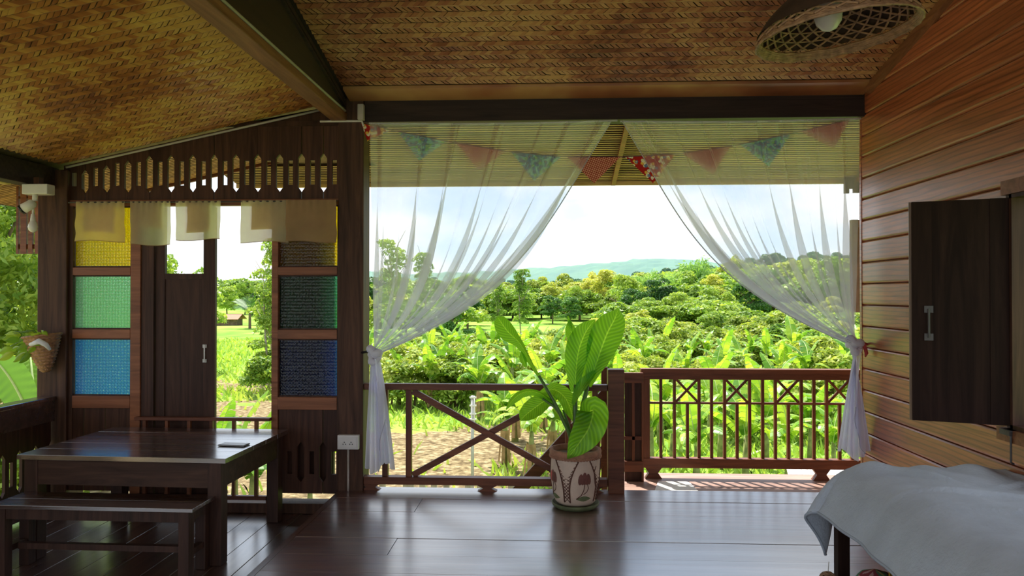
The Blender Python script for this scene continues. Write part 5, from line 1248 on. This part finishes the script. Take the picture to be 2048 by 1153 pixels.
# two big banana leaves close to the side railing
nb = thing('banana_plant', (-6.4, 7.6, GZ), 'banana plant whose large leaves rise behind the left porch rail', 'banana plant')
m = MB(); m.tube([(-6.4, 7.6, GZ-.2), (-6.35, 7.6, -1.2), (-6.3, 7.55, -.2)], [.14, .12, .07], 10); m.build('stem', 'stem', nb, smooth=True)
def bigleaf(pts, wid, roll, mat='l_banana'):
    P3 = [U(px, py, Y=yy) for px, py, yy in pts]; K = len(P3); m = MB()
    def cr(i, arr):
        t = i*(K-1); a = min(int(t), K-2); f = t-a; p0, p1, p2, p3 = arr[max(a-1, 0)], arr[a], arr[a+1], arr[min(a+2, K-1)]
        return .5*((2*p1)+(p2-p0)*f+(2*p0-5*p1+4*p2-p3)*f*f+(3*p1-p0-3*p2+p3)*f**3)
    def f(u, v):
        c = cr(v, P3); d = (cr(min(1, v+.02), P3)-cr(max(0, v-.02), P3)).normalized(); side = d.cross((CAM-c).normalized()).normalized(); nr = side.cross(d); k = (u-.5)*2; w = cr(v, wid)
        return c+(side*math.cos(roll)+nr*math.sin(roll))*k*w+nr*.02*math.sin(v*90+abs(k)*6)*abs(k)*.4+nr*.12*w*abs(k)
    m.grid(f, 10, 60); lf_ = m.build('leaf', mat, nb, smooth=True)
    m = MB(); m.tube([p+(CAM-p).normalized()*.012 for p in [cr(j/20, P3) for j in range(21)]], [.02-.012*j/20 for j in range(21)], 6); m.build('midrib', 'l_midrib', lf_, smooth=True)
bigleaf([(75, 880, 7.4), (50, 812, 7.4), (14, 748, 7.35), (-40, 690, 7.3)], [.10, .17, .20, .05], .6, 'l_dark')
bigleaf([(70, 900, 7.8), (68, 800, 7.9), (64, 745, 8.0), (60, 706, 8.1)], [.10, .125, .115, .02], 0, 'l_banana')

# ---- palm and hut beyond the meadow, seen through the doorway
x, y, z = place(500, 96)
pl = thing('palm', (x, y, z), 'small palm beyond the meadow in the doorway', 'palm')
m = MB(); m.tube([(x, y, z-.3), (x, y, z+2.6)], [.2, .15], 7); m.build('trunk', 'trunk', pl)
for k in range(16):
    a = k*2.4; e = random.uniform(.35, 1.35); q = []
    for j in range(26):
        t = j/25*3.6; c = Vector((x+t*math.cos(a)*math.cos(e)*.9, y+t*math.sin(a)*math.cos(e)*.9, z+2.2+t*math.sin(e)-.10*t*t))
        for s in (-1, 1):
            sdv = Vector((-math.sin(a), math.cos(a), -.5))*s*.7*math.sin(math.pi*min(.98, j/26+.06)); w = Vector((math.cos(a), math.sin(a), 0))*.035
            q.append((c-w, c+w, c+sdv+w*.3, c+sdv-w*.3))
    me = npmesh('frond', np.array([[tuple(p) for p in f] for f in q])-np.array([x, y, z]), 'l_dark'); putmesh('frond', me, pl)
x, y, z = place(459, 104)
hu = thing('field_hut', (x, y, z), 'low brown-roofed hut beyond the meadow in the doorway', 'hut')
B(x-1.5, x+1.5, y-1, y+1, z-.3, z+.9).build('wall', 'trunk', hu)
for s in (-1, 1): m = MB(); m.bar((x-1.9, y+s*.75, z+1.25), (x+1.9, y+s*.75, z+1.25), .06, 1.8, (0, 1, s*-.45)); m.build('roof_slope', 'terracotta', hu)
# ---- pole with a tap, stakes along the bed, and the corrugated roof below the deck
x, y, z = place(945, 16.5); top = U(945, 792, Y=16.5).z
po = thing('water_pole', (x, y, z), 'grey pipe pole with a tap fitting in the mulched bed', 'pole')
m = MB(); m.tube([(x, y, z-.2), (x, y, top)], .035, 8); m.build('pole', 'pipe', po, smooth=True)
m = MB(); m.tube([(x+.05, y-.04, top-.65), (x+.05, y-.04, top)], .014, 6); m.build('pipe', 'white_plastic', po, smooth=True)
for dz in (.02, .2, .38, .5): B(x-.06, x+.09, y-.06, y-.02, top-dz-.03, top-dz).build('fitting', 'white_plastic', po)
for k, (px, py) in enumerate(((748, 962), (765, 958), (822, 966), (845, 964), (868, 962), (893, 967), (936, 963), (960, 968), (1022, 966), (812, 960))):
    tp = U(px, py, Y=9.0); tag(B(tp.x-.035, tp.x+.035, 8.97, 9.03, GZ-.2, tp.z).build('stake', 'stake', bevel=.006), 'weathered wooden stake standing below the balustrade', 'stake', 'stakes below the balustrade')
cs_ = thing('corrugated_roof', (2.9, 9.0, -1.4), 'pale corrugated metal roof just below the deck railing', 'roof')
a, b = U(1560, 938, Y=9.4), U(1740, 938, Y=9.4)
m = MB(); m.grid(lambda u, v: (a.x+(b.x-a.x+.6)*u-.25*(v-.5), 9.6-1.4*v, a.z+.03-.45*v+.018*math.sin(u*2*math.pi*24)), 240, 2); m.build('sheet', 'mat', cs_, solid=.004)
for xx in (a.x+.2, b.x): B(xx-.05, xx+.05, 8.7, 8.8, GZ-.2, a.z-.27).build('post', 'stake', cs_)

# ---- grass
r = np.random.default_rng(11); N_ = 26000
D = 14+r.random(N_)**1.4*60; px = r.uniform(380, 1780, N_); px[:4000] = r.uniform(-80, 560, 4000)
dxy = np.stack([FW.x+R_.x*(px-1024)/F, FW.y+R_.y*(px-1024)/F], 1); X = dxy[:, 0]/dxy[:, 1]*D
keep = ~((X < .5+2*np.sin(D*.6)) & (np.where(X > -9, D < 24.5, (D < 30) | ((D > 34) & (D < 37)))) & (r.random(N_) < .96)); X, D = X[keep], D[keep]; n = len(X)
Z = np.array([gnd(a, b) for a, b in zip(X, D)]); a = r.uniform(0, 6.28, n); h = r.uniform(.15, .42, n); w = .02+.0012*D
dx, dy = np.cos(a)*w, np.sin(a)*w; lx, ly = r.normal(size=n)*.12, r.normal(size=n)*.12
q = np.stack([np.stack([X-dx, D-dy, Z-.02], 1), np.stack([X+dx, D+dy, Z-.02], 1), np.stack([X+lx*.6+dx*.6, D+ly*.6+dy*.6, Z+h*.6], 1), np.stack([X+lx*1.5, D+ly*1.5, Z+h], 1)], 1)
tag(putmesh('grass', npmesh('grass', q, 'l_grass')), 'bright green grass tufts over the field', 'grass', kind='stuff')

# ---- valley haze in front of the far hills
hz, n, l, out = newmat('valley_haze')
vs_ = n.new('ShaderNodeVolumeScatter'); vs_.inputs['Color'].default_value = (.42, .70, 1, 1); vs_.inputs['Density'].default_value = .00042; vs_.inputs['Anisotropy'].default_value = .2
l.new(vs_.outputs[0], out.inputs['Volume']); M['haze'] = hz
tag(B(-900, 900, 180, 1150, GZ-30, 90).build('haze', 'haze', origin=(0, 180, GZ)), 'thin bluish haze over the far valley', 'haze', kind='stuff')
